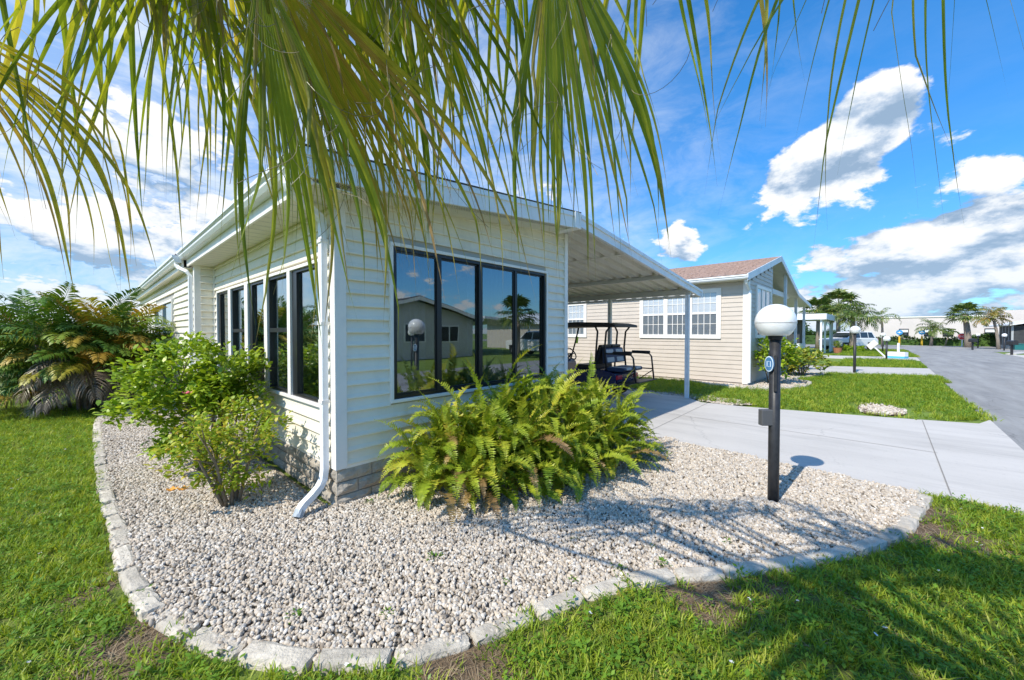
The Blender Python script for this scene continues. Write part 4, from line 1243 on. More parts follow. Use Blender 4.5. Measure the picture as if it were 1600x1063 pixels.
# ---- feather palm fronds
def feather_frond(seed, L, e0, curve, npair=38, ll=.38, lw=.034, mat_=None, droop=.35, ragged=0.0):
    random.seed(seed)
    mb = MB(); N = 12; pts = []; tans = []
    p = Vector((0, 0, 0)); a = e0
    for i in range(N + 1):
        pts.append(p.copy()); d = Vector((math.cos(a), 0, math.sin(a))); tans.append(d)
        p = p + d * (L / N); a -= curve / N * (.35 + 1.4 * i / N)
    mb.tube(pts, [.011 * (1 - .85 * i / N) for i in range(N + 1)], 5, cap=False)
    for k in range(npair):
        t = .16 + .835 * k / (npair - 1); i = min(N - 1, int(t * N)); fr = t * N - i
        q = pts[i].lerp(pts[i + 1], fr); d = tans[i].lerp(tans[i + 1], fr).normalized()
        nrm = Vector((0, 1, 0)).cross(d) * -1
        if nrm.z < 0: nrm = -nrm
        ln = ll * (.55 + .45 * math.sin(math.pi * min(1, t * 1.15))) * (1 if t < .75 else 1 - .6 * (t - .75) / .25) * random.uniform(.85, 1.1)
        for s in (-1, 1):
            if random.random() < ragged: continue
            dd = (Vector((0, s, 0)) * .85 + d * random.uniform(.4, .75) + nrm * random.uniform(.05, .45)).normalized()
            e = dd.cross(nrm).normalized()
            w = lw * .5
            g = Vector((0, 0, -1))
            m1 = q + dd * ln * .4; m2 = q + dd * ln * .75 + g * ln * droop * .35; tip = q + dd * ln + g * ln * droop
            mb.add([q, m1 - e * w, m2 - e * w * .8, tip, m2 + e * w * .8, m1 + e * w], [(0, 1, 5), (1, 2, 4, 5), (2, 3, 4)])
    return mb
AREC = [feather_frond(200 + i, L, e, c, droop=dr).mesh('frond', 'areca_leaf') for i, (L, e, c, dr) in enumerate([(1.75, 1.35, 1.7, .3), (1.6, 1.1, 1.9, .4), (1.8, .9, 1.7, .4), (1.5, .6, 1.6, .5), (1.4, .25, 1.2, .5), (1.6, 1.45, 1.1, .25)])]
ARED = [feather_frond(220 + i, L, e, c, droop=.8, ragged=.2, lw=.016).mesh('frond', 'areca_dead') for i, (L, e, c) in enumerate([(1.4, .3, 1.9), (1.2, -.2, 1.5)])]
areca = thing('areca_palm', 'dense areca palm clump with green and yellowing fronds at the house side', 'palm', (-.02, 11.9, 0))
random.seed(9)
for i in range(22):
    a = random.uniform(0, 6.283); r = random.uniform(.1, .8); h = random.uniform(.5, 1.85); lean = random.uniform(.05, .4)
    b = Vector((r * math.cos(a), r * math.sin(a) * 1.2, -.03)); e = b + Vector((math.cos(a) * lean * h, math.sin(a) * lean * h, h))
    MB().tube([b, b.lerp(e, .5) + Vector((0, 0, .05)), e], [.035, .03, .022], 6).build('cane', 'bark_palm', areca, smooth=True)
    for k in range(10):
        az = a + random.uniform(-1.7, 1.7)
        me = random.choice(AREC[:3] + [AREC[5]] if h > 1.2 else AREC[1:5])
        if h < .9 and random.random() < .16: me = random.choice(ARED)
        if random.random() < .05: me = random.choice(ARED)
        sc = random.uniform(.72, 1.0)
        q = b.lerp(e, random.uniform(.6, 1.0))
        if (q.x + areca.location.x) + math.cos(az) * 1.0 * sc > 1.25: az = (math.pi - az + random.uniform(-.4, .4)) if random.random() < .6 else math.copysign(1.45, math.sin(az)); sc *= .85
        inst('frond', me, areca, Matrix.Translation(q) @ Matrix.Rotation(az, 4, 'Z') @ Matrix.Rotation(random.uniform(-.5, .5), 4, 'X') @ Matrix.Diagonal((sc, sc, sc, 1)))
for k in range(26):   # low skirt of fronds that hides the canes
    az = random.uniform(0, 6.283); sc = random.uniform(.6, .85)
    me = random.choice(AREC[2:5] + ARED) if k % 3 else random.choice(AREC[3:5])
    if math.cos(az) > .5: continue
    inst('frond', me, areca, Matrix.Translation((.35 * math.cos(az), .5 * math.sin(az), random.uniform(.35, .8))) @ Matrix.Rotation(az, 4, 'Z') @ Matrix.Rotation(random.uniform(-.4, .4), 4, 'X') @ Matrix.Diagonal((sc, sc, sc, 1)))

# ---- the fan palm whose crown hangs over the camera
def fan_leaf(name, hast, fwd, up, R, nseg, span, droop, split, seed, matl, parent, threads=14, petiole=None, wmul=1.0, thread_mat='thread', t0=.22, keep=1.0, curl=1.0):
    random.seed(seed)
    fwd = Vector(fwd).normalized(); up = Vector(up); up = (up - fwd * up.dot(fwd)).normalized(); side = fwd.cross(up)
    hast = Vector(hast); mb = MB(); th = MB(); G = Vector((0, 0, -1)); N = 20; TIP = []
    dth = span / nseg
    for i in range(nseg):
        th_ = -span / 2 + (i + .5) * dth
        gone = random.random() > keep
        d = fwd * math.cos(th_) + side * math.sin(th_)
        lat0 = (side * math.cos(th_) - fwd * math.sin(th_))
        L = R * (.74 + .26 * math.cos(th_ * .8)) * random.uniform(.82, 1.12)
        tsp = split * random.uniform(.75, 1.15); fall = droop * random.uniform(.55, 1.5)
        if gone: L *= tsp * 1.05
        wmax = dth * tsp * L * wmul
        p = hast + d * .02; tw = random.uniform(-2.2, 2.2); sway = random.uniform(-.2, .2) * curl; sw2 = random.uniform(-.3, .3) * curl
        V = []; TT = []
        brk = random.uniform(tsp + .08, .85) if random.random() < .4 else 9
        for k in range(N + 1):
            t = k / N
            lat = (lat0 - d * lat0.dot(d))
            if lat.length < 1e-4: lat = d.cross(Vector((1, .3, 0)))
            lat.normalize(); nr = lat.cross(d)
            if t > tsp:
                q = Quaternion(d, tw * (t - tsp)); lat = q @ lat; nr = q @ nr
            u = (t - tsp) / (1 - tsp)
            w = dth * max(t, .02) * L * .5 * wmul * ((1 - .97 * t ** 5) if gone else 1) if (t <= tsp or gone) else .5 * wmax * max(0.03, (1 - min(1, u * 1.08) ** 1.5))
            fold = .34 * w * (1.0 if t <= tsp else 1.3)
            V += [p - lat * w, p + nr * fold, p + lat * w]; TIP += [t if not gone else .9, t if not gone else .9, t if not gone else .9]
            ds = L / N
            if t > t0:
                f = min(.5, .075 * fall * (.3 + .7 * min(1, (t - t0) / .3)))
                if brk < t < brk + .09: f = .6
                tgt = G + lat0 * sway + (fwd * .08) + lat0 * sw2 * math.sin(u * 5)
                if u > .7: tgt = tgt + lat0 * sw2 * 1.2 + nr * sway
                d = (d * (1 - f) + tgt.normalized() * f).normalized()
            p = p + d * ds
        mb.add(V, [(3 * k + j, 3 * k + j + 1, 3 * k + 4 + j, 3 * k + 3 + j) for k in range(N) for j in (0, 1)])
        if random.random() < threads / nseg:   # curly fibre from the split
            q0 = Vector(V[3 * int(tsp * N) + 2])
            pts = [q0]; dd = (d * .3 + G * .6 + rvec() * .5).normalized(); axis = rvec(); ln = random.uniform(.15, .5); wv = random.uniform(1, 7)
            for k in range(9):
                dd = (Quaternion(axis, wv / 9) @ dd * .8 + G * .25).normalized(); pts.append(pts[-1] + dd * ln / 9)
            th.tube(pts, .0011, 3, cap=False)
    o = mb.build(name, matl, parent)
    o.data.attributes.new('tip', 'FLOAT', 'POINT').data.foreach_set('value', TIP)
    if th.v: th.build('fibre', thread_mat, o)
    if petiole is not None:
        pts = [Vector(petiole), Vector(petiole).lerp(hast, .5) + Vector((0, 0, .12)), hast, hast + fwd * .12]
        MB().tube(pts, [.024, .018, .014, .005], 7).build('petiole', 'petiole', o, smooth=True)
    return o
mat('petiole', (.16, .20, .03), (.24, .22, .05), 8, .5)
PB = -_f * .95 - _r * .1
fan = thing('fan_palm', 'fan palm whose drooping split fronds hang across the top of the view', 'palm', (0, 0, 0))
CROWN = Vector((PB.x, PB.y, 3.35))
mb = MB()
mb.tube([(PB.x - .1, PB.y - .05, -.05), (PB.x - .06, PB.y - .03, .4), (PB.x - .03, PB.y, 1.6), (PB.x, PB.y, 2.7), (CROWN.x, CROWN.y, 3.4)], [.19, .15, .13, .13, .10], 14)
mb.build('trunk', 'bark_palm', fan, smooth=True)
def cdir(r, f, u): return _r * r + _f * f + _u * u
HL = [  # hastula (photo px, py, depth), forward (right, forward, up), radius, segments, span deg, droop, split, t0, material, share of segments kept
    ((60, -220, 1.10), (-.35, .80, -.20), 1.35, 36, 130, 3.0, .26, .22, 'fan_leaf', .60),
    ((330, -200, 1.15), (-.66, .66, -.30), 1.42, 40, 100, 1.5, .28, .26, 'fan_leaf', .60),
    ((200, -170, 1.20), (-.15, .80, -.35), 1.30, 34, 110, 2.8, .28, .24, 'fan_leaf', .62),
    ((300, -170, 1.15), (.0, .80, -.40), 1.25, 32, 100, 2.8, .30, .26, 'fan_leaf', .62),
    ((405, -100, 1.22), (.34, .62, -.70), 1.22, 40, 80, 2.0, .50, .40, 'fan_leaf_yellow_lit', .85),
    ((405, -60, 1.15), (-.10, .52, -.82), 1.22, 22, 56, 1.9, .40, .32, 'fan_leaf', .8),
    ((520, -190, 1.2), (.10, .70, -.60), 1.30, 26, 80, 2.2, .34, .30, 'fan_leaf', .6),
    ((560, -250, 1.15), (.02, .85, -.30), 1.25, 34, 140, 3.2, .28, .24, 'fan_leaf', .50),
    ((610, -190, 1.25), (.26, .65, -.68), 1.42, 36, 70, 1.9, .38, .32, 'fan_leaf', .62),
    ((800, -230, 1.2), (.05, .80, -.40), 1.25, 36, 120, 3.0, .28, .24, 'fan_leaf', .52),
    ((860, -130, 1.30), (.26, .50, -.80), 1.26, 26, 60, 1.7, .42, .34, 'fan_leaf', .8),
    ((1020, -300, 1.15), (.30, .75, -.35), 1.12, 32, 120, 3.0, .28, .22, 'fan_leaf', .55),
    ((-150, -10, 1.2), (.05, .75, -.45), 1.05, 22, 100, 3.4, .30, .24, 'fan_leaf_yellow_lit', .75),
]
for i, (h, fw, R, ns, sp, dr, spl, t0, ml, kp) in enumerate(HL):
    fan_leaf('frond', at(*h), cdir(*fw), cdir(0, -.3, 1) if fw[2] > -.8 else cdir(0, -1, .3), R, ns, math.radians(sp), dr, spl, 300 + i, ml, fan, threads=20, petiole=CROWN, t0=t0, keep=kp, wmul=1.06)
# thin last segments of a frond that reach into the right of the view
fan_leaf('frond', at(1480, -560, .85), cdir(.05, .30, -.95), cdir(0, -1, .2), 1.2, 15, math.radians(60), .8, .34, 340, 'fan_leaf', fan, threads=15, petiole=CROWN, wmul=.34, t0=.34, curl=3.2)
# the rest of the crown, over and behind the camera
random.seed(77)
for i in range(7):
    az = i / 7 * 6.283 + random.uniform(-.15, .15)
    d = Vector((math.cos(az), math.sin(az), random.uniform(-.1, .75))).normalized()
    if d.dot(FWD) > .35 and d.z < .45: d.z = .6; d.normalize()
    h = CROWN + d * random.uniform(.7, .95) + Vector((0, 0, .12))
    fan_leaf('frond', h, (d + Vector((0, 0, -.35))), Vector((0, 0, 1)), random.uniform(.85, 1.05), 34, math.radians(200), 1.8, .58, 360 + i, 'fan_leaf', fan, threads=0, petiole=CROWN, keep=.95)

# ------------------------------------------------------------------ globe lamps
def lamp(x, y, hg, label, group='globe lamps along the street', detail=False, r=.165):
    t = thing('lamp_post', label, 'lamp', (x, y, 0), 0, group)
    MB().tube([(0, 0, -.05), (0, 0, .4), (0, 0, hg - .135)], [.046, .046, .046], 16).build('post', 'lamp_black', t, smooth=True)
    prof = [(.06, -.128)] + [(r * math.sin(a), -r * math.cos(a)) for a in np.linspace(.69, math.pi - .01, 20)]
    MB().lathe(prof, 32, (0, 0, hg)).build('globe', 'lamp_globe', t, smooth=True)
    MB().lathe([(.05, -.165), (.056, -.16), (.06, -.132), (.05, -.1285)], 20, (0, 0, hg)).build('collar', 'lamp_black', t)
    MB().lathe([(r * 1.002, -.004), (r * 1.006, 0), (r * 1.002, .004)], 32, (0, 0, hg - .01), cap=False).build('seam', 'lamp_globe', t)
    return t
nl = lamp(4.313, .631, 1.69, 'black lamp post with large white globe standing in the gravel by the drive', detail=True)
# socket box and house-number plaque on the near lamp
nb = Vector((-.7374, -.6755, 0)); sd = -_r
o = box('junction_box', 'box_grey', nl, -.055, .055, -.03, .03, -.075, .075, bevel=.008)
o.location = sd * .078 + Vector((0, 0, .80)); o.rotation_euler = (0, 0, math.atan2(_r.y, _r.x))
pl = MB(); N = 28
def oval(rx, rz, y): return [(rx * math.cos(2 * math.pi * k / N), y, rz * math.sin(2 * math.pi * k / N)) for k in range(N)]
for rx, rz, ya, yb in ((.042, .072, -.008, .008),):
    pl.add(oval(rx, rz, ya) + oval(rx, rz, yb), [tuple(range(N)), tuple(range(N, 2 * N))[::-1]] + [(k, k + N, (k + 1) % N + N, (k + 1) % N) for k in range(N)])
plq = pl.build('plaque', 'plaque_blue', nl); plq.location = sd * .062 + nb * .018 + Vector((0, 0, 1.30)); plq.rotation_euler = (0, 0, math.atan2(_r.y, _r.x) - 1.2)
rim = MB()
for k in range(N):
    a0, a1 = 2 * math.pi * k / N, 2 * math.pi * (k + 1) / N
    rim.add([(.042 * math.cos(a0), -.0085, .072 * math.sin(a0)), (.042 * math.cos(a1), -.0085, .072 * math.sin(a1)), (.036 * math.cos(a1), -.0105, .063 * math.sin(a1)), (.036 * math.cos(a0), -.0105, .063 * math.sin(a0))], [(0, 1, 2, 3)])
rim.build('rim', 'plaque_pale', plq)
dg = MB()
for x in (-.016, .016): dg.box(x - .003, x + .003, -.0115, -.0082, -.026, .026)
dg.box(-.005, .005, -.0115, -.0082, -.026, -.021).box(-.005, .005, -.0115, -.0082, .021, .026)
dg.build('numerals', 'plaque_pale', plq)
MB().tube([(0, 0, .072), (0, 0, .10)], .006, 6).build('hook', 'lamp_black', plq)
box('bracket', 'lamp_black', nl, -.012, .012, -.062, -.044, 1.05, 1.38).rotation_euler = (0, 0, math.atan2(_r.y, _r.x) - .5)
lamp(20.37, .356, 1.69, 'globe lamp in the lawn before the second concrete drive')
lamp(31.47, -.84, 1.22, 'short globe lamp at the roadside next to the leaning white sign')
lamp(42.9, -.92, 1.42, 'distant globe lamp beyond the leaning sign, tallest of that far row')
lamp(46.5, -1.0, 1.25, 'distant globe lamp half hidden at the end of the left verge')
lamp(62.1, -8.45, 1.35, 'distant globe lamp beside the stop sign palm, right of the road')
lamp(54.8, -8.96, 1.35, 'globe lamp right of the road in front of the blue-grey porch home')

# ------------------------------------------------------------------ the tan home next door
tan = thing('tan_house', 'tan lap-sided home with brown shingle roof beyond the carport', 'house', (13.286, 2.638, 0), math.radians(-1.65))
def tb(name, m, *a, bevel=0.0): return box(name, m, tan, *a, bevel=bevel)
def lap_wall(name, m, axis, a0, a1, z0, z1, fixed, pitch, parent, clipz=None):
    mb = MB(); z = z0
    while z < z1 - .01:
        zt = min(z + pitch, z1)
        if axis == 'y': mb.add([(fixed - .02, a0, z), (fixed - .02, a1, z), (fixed - .004, a1, zt), (fixed - .004, a0, zt), (fixed, a0, z), (fixed, a1, z)], [(1, 0, 3, 2), (0, 1, 5, 4)])
        else:
            b0, b1 = a0, a1
            if clipz: b0 = max(a0, clipz(zt))
            if b0 < b1 - .02: mb.add([(b0, fixed - .02, z), (b1, fixed - .02, z), (b1, fixed - .004, zt), (b0, fixed - .004, zt), (b0, fixed, z), (b1, fixed, z)], [(0, 1, 2, 3), (1, 0, 4, 5)])
        z = zt
    o = mb.build(name, m, parent); o['kind'] = 'stuff'; return o
TP = .135
lap_wall('siding', 'siding_tan', 'y', 0, 14, .08, 3.22, 0.0, TP, tan)
lap_wall('siding', 'siding_tan', 'x', 0, 3.35, .08, 4.05, 0.0, TP, tan, clipz=lambda z: (z - 3.05) / .239 - .7)
mb = MB(); mb.prism([(.01, -.02), (3.34, -.02), (3.34, 3.95), (.01, 3.15)], 'y', .01, 13.99)
mb.build('wall', 'siding_tan', tan)
tb('corner_trim', 'trim_white', -.035, .10, -.035, .12, .05, 3.12)
TR = [(-.72, 3.17), (4.42, 4.42)]
def tz(x): return 3.17 + (x + .72) * (1.25 / 5.14)
def tz2(x): return 4.42 - (x - 4.42) * (1.09 / 4.1) if x < 8.5 else 3.33 - (x - 8.5) * .087
rf = MB().hexa([(-.40, -.06, 3.25), (4.42, -.06, 4.42), (4.42, 14.3, 4.42), (-.40, 14.3, 3.25), (-.40, -.06, 3.295), (4.42, -.06, 4.475), (4.42, 14.3, 4.475), (-.40, 14.3, 3.295)]).build('roof', 'shingle_brown', tan)
# shingle courses, row by row, laid proud of the deck
random.seed(3)
for k in range(30):
    x0 = -.41 + k * .162; x1 = x0 + .19
    mbr = MB(); y = -.07
    while y < 14.3:
        w = random.uniform(.25, .42); h = random.uniform(.006, .020)
        zz0, zz1 = tz(x0) + .05, tz(x1) + .05
        if x1 > 4.42: break
        mbr.hexa([(x0, y, zz0), (x1, y, zz1), (x1, y + w - .012, zz1), (x0, y + w - .012, zz0), (x0, y, zz0 + h + .008), (x1, y, zz1 + .004), (x1, y + w - .012, zz1 + .004), (x0, y + w - .012, zz0 + h + .008)])
        y += w
    if mbr.v: mbr.build('shingle_course', 'shingle_brown', rf)
MB().hexa([(4.42, -.06, 4.37), (8.5, -.06, 3.28), (8.5, 14.3, 3.28), (4.42, 14.3, 4.37), (4.42, -.06, 4.475), (8.5, -.06, 3.385), (8.5, 14.3, 3.385), (4.42, 14.3, 4.475)]).build('roof', 'pan_cream', tan)
MB().hexa([(8.5, -.06, 3.28), (12.3, -.06, 2.95), (12.3, 9, 2.95), (8.5, 9, 3.28), (8.5, -.06, 3.36), (12.3, -.06, 3.03), (12.3, 9, 3.03), (8.5, 9, 3.36)]).build('carport_roof', 'pan_cream', tan)
MB().hexa([(-.42, -.10, 3.10), (4.42, -.10, 4.28), (4.42, -.065, 4.28), (-.42, -.065, 3.10), (-.42, -.10, 3.30), (4.42, -.10, 4.48), (4.42, -.065, 4.48), (-.42, -.065, 3.30)]).build('rake_fascia', 'carport_white', tan)
MB().hexa([(4.425, -.10, 4.28), (8.5, -.10, 3.20), (8.5, -.065, 3.20), (4.425, -.065, 4.28), (4.425, -.10, 4.48), (8.5, -.10, 3.40), (8.5, -.065, 3.40), (4.425, -.065, 4.48)]).build('rake_fascia', 'carport_white', tan)
MB().hexa([(8.505, -.10, 3.22), (12.35, -.10, 2.89), (12.35, -.065, 2.89), (8.505, -.065, 3.22), (8.505, -.10, 3.38), (12.35, -.10, 3.05), (12.35, -.065, 3.05), (8.505, -.065, 3.38)]).build('rake_fascia', 'carport_white', tan)
tb('eave_soffit', 'soffit_cream', -.38, .0, -.06, 14.3, 3.14, 3.15)
mb = MB(); mb.prism([(-.38 + a, 3.15 + b) for a, b in GP], 'y', -.10, 14.3); mb.build('gutter', 'gutter_white', tan)
MB().tube([(-.36, -.02, 3.14), (-.3, -.03, 3.04), (-.10, -.045, 2.9), (-.045, -.06, 2.84), (-.045, -.06, .1)], .045, 8).build('downspout', 'gutter_white', tan)
tb('beam', 'carport_white', 3.36, 8.6, .3, .42, 3.14, 3.34)
tb('inner_wall', 'siding_tan', 3.345, 3.40, .0, 13.9, 0, 3.9)
for x, y, z in ((6.0, -.02, 4.0), (9.4, .10, 3.25), (11.9, .1, 2.95)):
    tb('post', 'carport_white', x - .05, x + .05, y, y + .1, -.02, z - .02)
def tan_win_y(y0, y1, z0, z1, n):
    w = ring(y0, y1, z0, z1, .13, -.055, .0, 'y').build('window', 'trim_white', tan)
    W_ = (y1 - y0 - .26) / n
    for i in range(n):
        a = y0 + .13 + i * W_ + (.07 if i else 0); b = y0 + .13 + (i + 1) * W_ - (.07 if i < n - 1 else 0)
        if i: box('mullion', 'trim_white', w, -.054, -.001, a - .139, a - .001, z0 + .131, z1 - .131)
        zm = (z0 + z1) / 2 + .02
        box('pane', 'window_glass_far', w, -.03, -.026, a, b, z0 + .132, z1 - .132)
        box('white_backing', 'curtain', w, -.024, -.021, a, b, zm, z1 - .131)  # white sheet paints the pale reflection on the upper sash
        box('backing', 'window_grey', w, -.0245, -.0215, a, b, z0 + .131, zm - .001)
        box('rail', 'trim_white', w, -.045, -.025, a, b, zm - .03, zm + .03)
        g = MB()
        for q in range(1, 4):
            yy = a + (b - a) * q / 4
            g.box(-.038, -.0305, yy - .009, yy + .009, z0 + .13, z1 - .13)
        for zz in ((z0 + .13 + zm) / 2, (zm + z1 - .13) / 2): g.box(-.0385, -.031, a, b, zz - .009, zz + .009)
        g.build('glazing_bars', 'trim_white', w)
    return w
tan_win_y(.72, 3.38, 1.40, 2.98, 3)
tan_win_y(5.62, 8.3, 1.40, 2.82, 3)
w = ring(.88, 2.95, 1.42, 3.10, .10, -.055, 0.0).build('window', 'trim_white', tan)
for i in range(3):
    a = .98 + i * .63; b = a + .57
    box('pane', 'window_glass_far', w, a, b, -.032, -.028, 1.52, 3.0)
    box('backing', 'window_black', w, a, b, -.026, -.023, 1.52, 2.2)
    box('white_backing', 'curtain', w, a, b, -.026, -.023, 2.201, 3.0)  # bright reflection of the upper panes painted as a white sheet
    box('rail', 'trim_white', w, a, b, -.046, -.02, 2.17, 2.23)
    if i: box('mullion', 'trim_white', w, a - .06, a, -.05, -.001, 1.52, 3.0)
# planting along that end wall
shrub('croton_bush', 'leafy green bush growing at the corner of the tan house', 'bush', (14.35, 2.2, 0), 1.45, .75, 1500, .15, 'hibiscus_leaf', 9, seed=31, low=.15, clip=lambda p: p.y < 2.55, flower=[(-.1, -.1, 1.6, 'petal_pink'), (-.05, -.05, 1.68, 'petal_pink')])
shrub('croton_bush', 'low golden-green croton in the tan house planting bed', 'bush', (17.6, 1.75, 0), .95, .85, 1300, .16, 'croton_leaf', 9, seed=32, low=.15)
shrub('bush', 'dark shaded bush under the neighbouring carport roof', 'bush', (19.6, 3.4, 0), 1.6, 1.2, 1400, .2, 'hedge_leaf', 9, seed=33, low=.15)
shrub('bush', 'green bush behind the golden croton by the carport post', 'bush', (20.6, 2.4, 0), 1.0, .8, 900, .16, 'hibiscus_leaf', 8, seed=34, low=.15)

# ------------------------------------------------------------------ palms down the street
def far_palm(label, loc, h, cr, kind, seed, lean=(0, 0), tr=.14, lmat='far_palm_leaf', n=26):
    random.seed(seed)
    t = thing('palm_tree', label, 'palm', loc, 0, 'palms down the street')
    top = Vector((lean[0], lean[1], h))
    MB().tube([(0, 0, -.05), (lean[0] * .15, lean[1] * .15, h * .3), (lean[0] * .5, lean[1] * .5, h * .65), top], [tr * 1.25, tr, tr * .9, tr * .75], 9).build('trunk', 'bark_palm', t, smooth=True)
    c = MB()
    for i in range(n):
        az = i * 2.39996 + random.uniform(-.2, .2); e = random.uniform(-.5, 1.35)
        if kind == 'feather':
            f = feather_frond(seed * 50 + i, cr * random.uniform(.9, 1.15), max(e, -.1) + .25, 2.0, npair=16, ll=cr * .28, lw=.07, droop=.6)
            m = Matrix.Translation(top) @ Matrix.Rotation(az, 4, 'Z') @ Matrix.Rotation(random.uniform(-.4, .4), 4, 'X')
            c.add([m @ Vector(v) for v in f.v], f.f)
        else:
            d = Vector((math.cos(az) * math.cos(e), math.sin(az) * math.cos(e), math.sin(e)))
            q = top + d * cr * .5
            c.tube([top, q], [.02, .012], 4, cap=False)
            s = d.cross(Vector((0, 0, 1)))
            if s.length < .1: s = Vector((1, 0, 0))
            s.normalize(); nn = s.cross(d)
            for k in range(13):
                a = (k / 12 - .5) * 3.4
                dd = (d * math.cos(a) + s * math.sin(a)).normalized(); L = cr * .55 * (.7 + .3 * math.cos(a)) * random.uniform(.85, 1.1)
                e_ = (s * math.cos(a) - d * math.sin(a)) * (L * .075)
                g = Vector((0, 0, -1))
                c.add([q, q + dd * L * .55 - e_, q + dd * L + g * L * .35, q + dd * L * .55 + e_], [(0, 1, 2, 3)])
    c.build('crown', lmat, t)
    return t
far_palm('bushy pale-fronded palm towering behind the second globe lamp', (43.0, .9, 0), 2.7, 2.1, 'feather', 61, tr=.22, n=34)
far_palm('round-headed dark fan palm behind the white carport roof', (49.0, 3.6, 0), 3.6, 2.0, 'fan', 62, tr=.2, n=40)
far_palm('tall dark fan palm between the carport roof and the bushy palm', (52.0, 2.2, 0), 4.4, 2.2, 'fan', 63, tr=.2, n=40)
far_palm('thin drooping feather palm in front of the white building end', (61.5, -1.3, 0), 3.4, 1.9, 'feather', 64, n=9, lean=(-.2, .1), tr=.12)
far_palm('squat fan palm before the white building, left of the stop sign', (68.8, -5.7, 0), 1.9, 1.9, 'feather', 65, n=22, lean=(.1, -.2), tr=.14)
far_palm('slender small palm leaning in the hedge beside the squat palm', (70.3, -7.0, 0), 1.7, .9, 'feather', 66, n=12, lean=(.2, -.5), tr=.08)
far_palm('straight trunked fan palm right behind the stop sign', (64.1, -8.05, 0), 3.5, 1.75, 'fan', 67, n=34, lean=(-.1, .3), tr=.27)
far_palm('orange-tinged palm on a white-painted trunk before the right-hand home', (58.6, -9.25, 0), 2.9, 1.7, 'feather', 68, lean=(.1, .35), tr=.12, lmat='far_palm_orange', n=24)
# hedges and shrubs at the street end
def hedge(label, x0, x1, y0, y1, h, n, seed, lm='hedge_leaf', leaf=.16, name='hedge'):
    random.seed(seed); mb = MB()
    for i in range(n):
        x, y = random.uniform(x0, x1), random.uniform(y0, y1)
        top = h * (.82 + .3 * mnoise.noise(Vector((x * .9, y * .9, seed))))
        z = top * (random.random() ** .5)
        d = rvec(-.3, 1); s = d.cross(Vector((.3, .2, 1))).normalized(); L = leaf * random.uniform(.7, 1.4)
        v, f = leaf_pts(Vector((x, y, z)), d, s, L, L * .3, .2); mb.add(v, f)
    mb.box(x0 + .15, x1 - .15, y0 + .1, y1 - .1, -.02, h * .62)
    return tag(mb.build(name, lm), label, 'hedge')
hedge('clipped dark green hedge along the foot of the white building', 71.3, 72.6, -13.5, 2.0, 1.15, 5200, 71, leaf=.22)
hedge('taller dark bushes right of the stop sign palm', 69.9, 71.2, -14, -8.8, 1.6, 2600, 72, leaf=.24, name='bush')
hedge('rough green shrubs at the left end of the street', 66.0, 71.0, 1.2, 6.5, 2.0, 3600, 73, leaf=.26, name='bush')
hedge('low planting at the feet of the bushy street palm', 41.8, 44.0, .2, 1.4, .55, 900, 74, 'hibiscus_leaf', .16, name='bush')
hedge('wild trees far behind the carport roofs', 84, 90, 8, 34, 4.3, 3800, 75, leaf=.5, name='bush')
hedge('distant tree belt behind the blue-grey porch home', 84, 92, -34, -15, 4.8, 4200, 76, leaf=.5, name='bush')
hedge('weathered shrubs at the far edge of the side lawn', -14, 1.0, 30, 34, 2.2, 4500, 77, leaf=.3, name='bush')

# ------------------------------------------------------------------ white building at the end of the street
wbld = thing('commercial_building', 'long low white building with small windows closing the street', 'building', (80, 0, 0))
box('wall', 'stucco_white', wbld, 0, 14, -13.0, 1.2, -.02, 3.75)
box('wall', 'stucco_white', wbld, .4, 14, -22, -13.01, -.02, 4.5)
box('parapet', 'trim_white', wbld, -.12, 14.1, -13.05, 1.3, 3.751, 3.9)
for y in (-3.9, -6.4, -8.2, -11.9):
    w = box('window', 'window_black', wbld, -.06, -.001, y - .5, y + .5, 1.05, 2.15)
    box('pane', 'window_glass_far', w, -.075, -.062, y - .44, y + .44, 1.1, 1.6)
    box('white_backing', 'curtain', w, -.073, -.062, y - .42, y + .42, 1.65, 2.0)

# ------------------------------------------------------------------ second neighbour with white flat carport
nb2 = thing('porch_home', 'home with flat white carport roof and dark screened porch down the street', 'house', (36.6, 2.6, 0), math.radians(-2.0))
def nbx(name, m, *a): return box(name, m, nb2, *a)
nbx('carport_roof', 'metal_roof_white', -.4, 7.2, -.35, 12, 2.62, 2.95)
nbx('fascia', 'carport_white', -.47, -.401, -.36, 12, 2.56, 2.98)
nbx('fascia', 'carport_white', -.4, 7.2, -.42, -.351, 2.56, 2.98)
for x, y in ((-.2, -.1), (2.6, -.05), (5.6, -.1), (7.0, -.1)): nbx('post', 'carport_white', x - .06, x + .06, y - .06, y + .06, -.02, 2.61)
nbx('screen_wall', 'dark_screen', .6, .7, 1.3, 12, .75, 2.6)
nbx('low_wall', 'paint_white', .55, .72, 1.3, 12, 0, .74)
nbx('screen_wall', 'dark_screen', .7, 3.4, 1.3, 1.4, .75, 2.6)
nbx('low_wall', 'paint_white', .72, 3.4, 1.28, 1.42, 0, .74)
for y in (3.2, 5.0, 7.0):
    f = nbx('window', 'trim_white', .56, .60, y, y + 1.3, 1.45, 2.05)
    box('pane', 'window_glass_far', f, .545, .559, y + .08, y + 1.22, 1.5, 2.0)
MB().tube([(-.2, -.1, 2.0), (.9, -.15, 2.58)], .05, 6).build('brace', 'carport_white', nb2)
MB().tube([(2.6, -.05, 2.0), (3.6, -.1, 2.58)], .05, 6).build('brace', 'carport_white', nb2)
hs2 = thing('house', 'small white bungalow with brown roof behind the palms', 'house', (60, 7, 0))
box('wall', 'stucco_plain', hs2, 0, 8, 0, 9, -.02, 2.4)
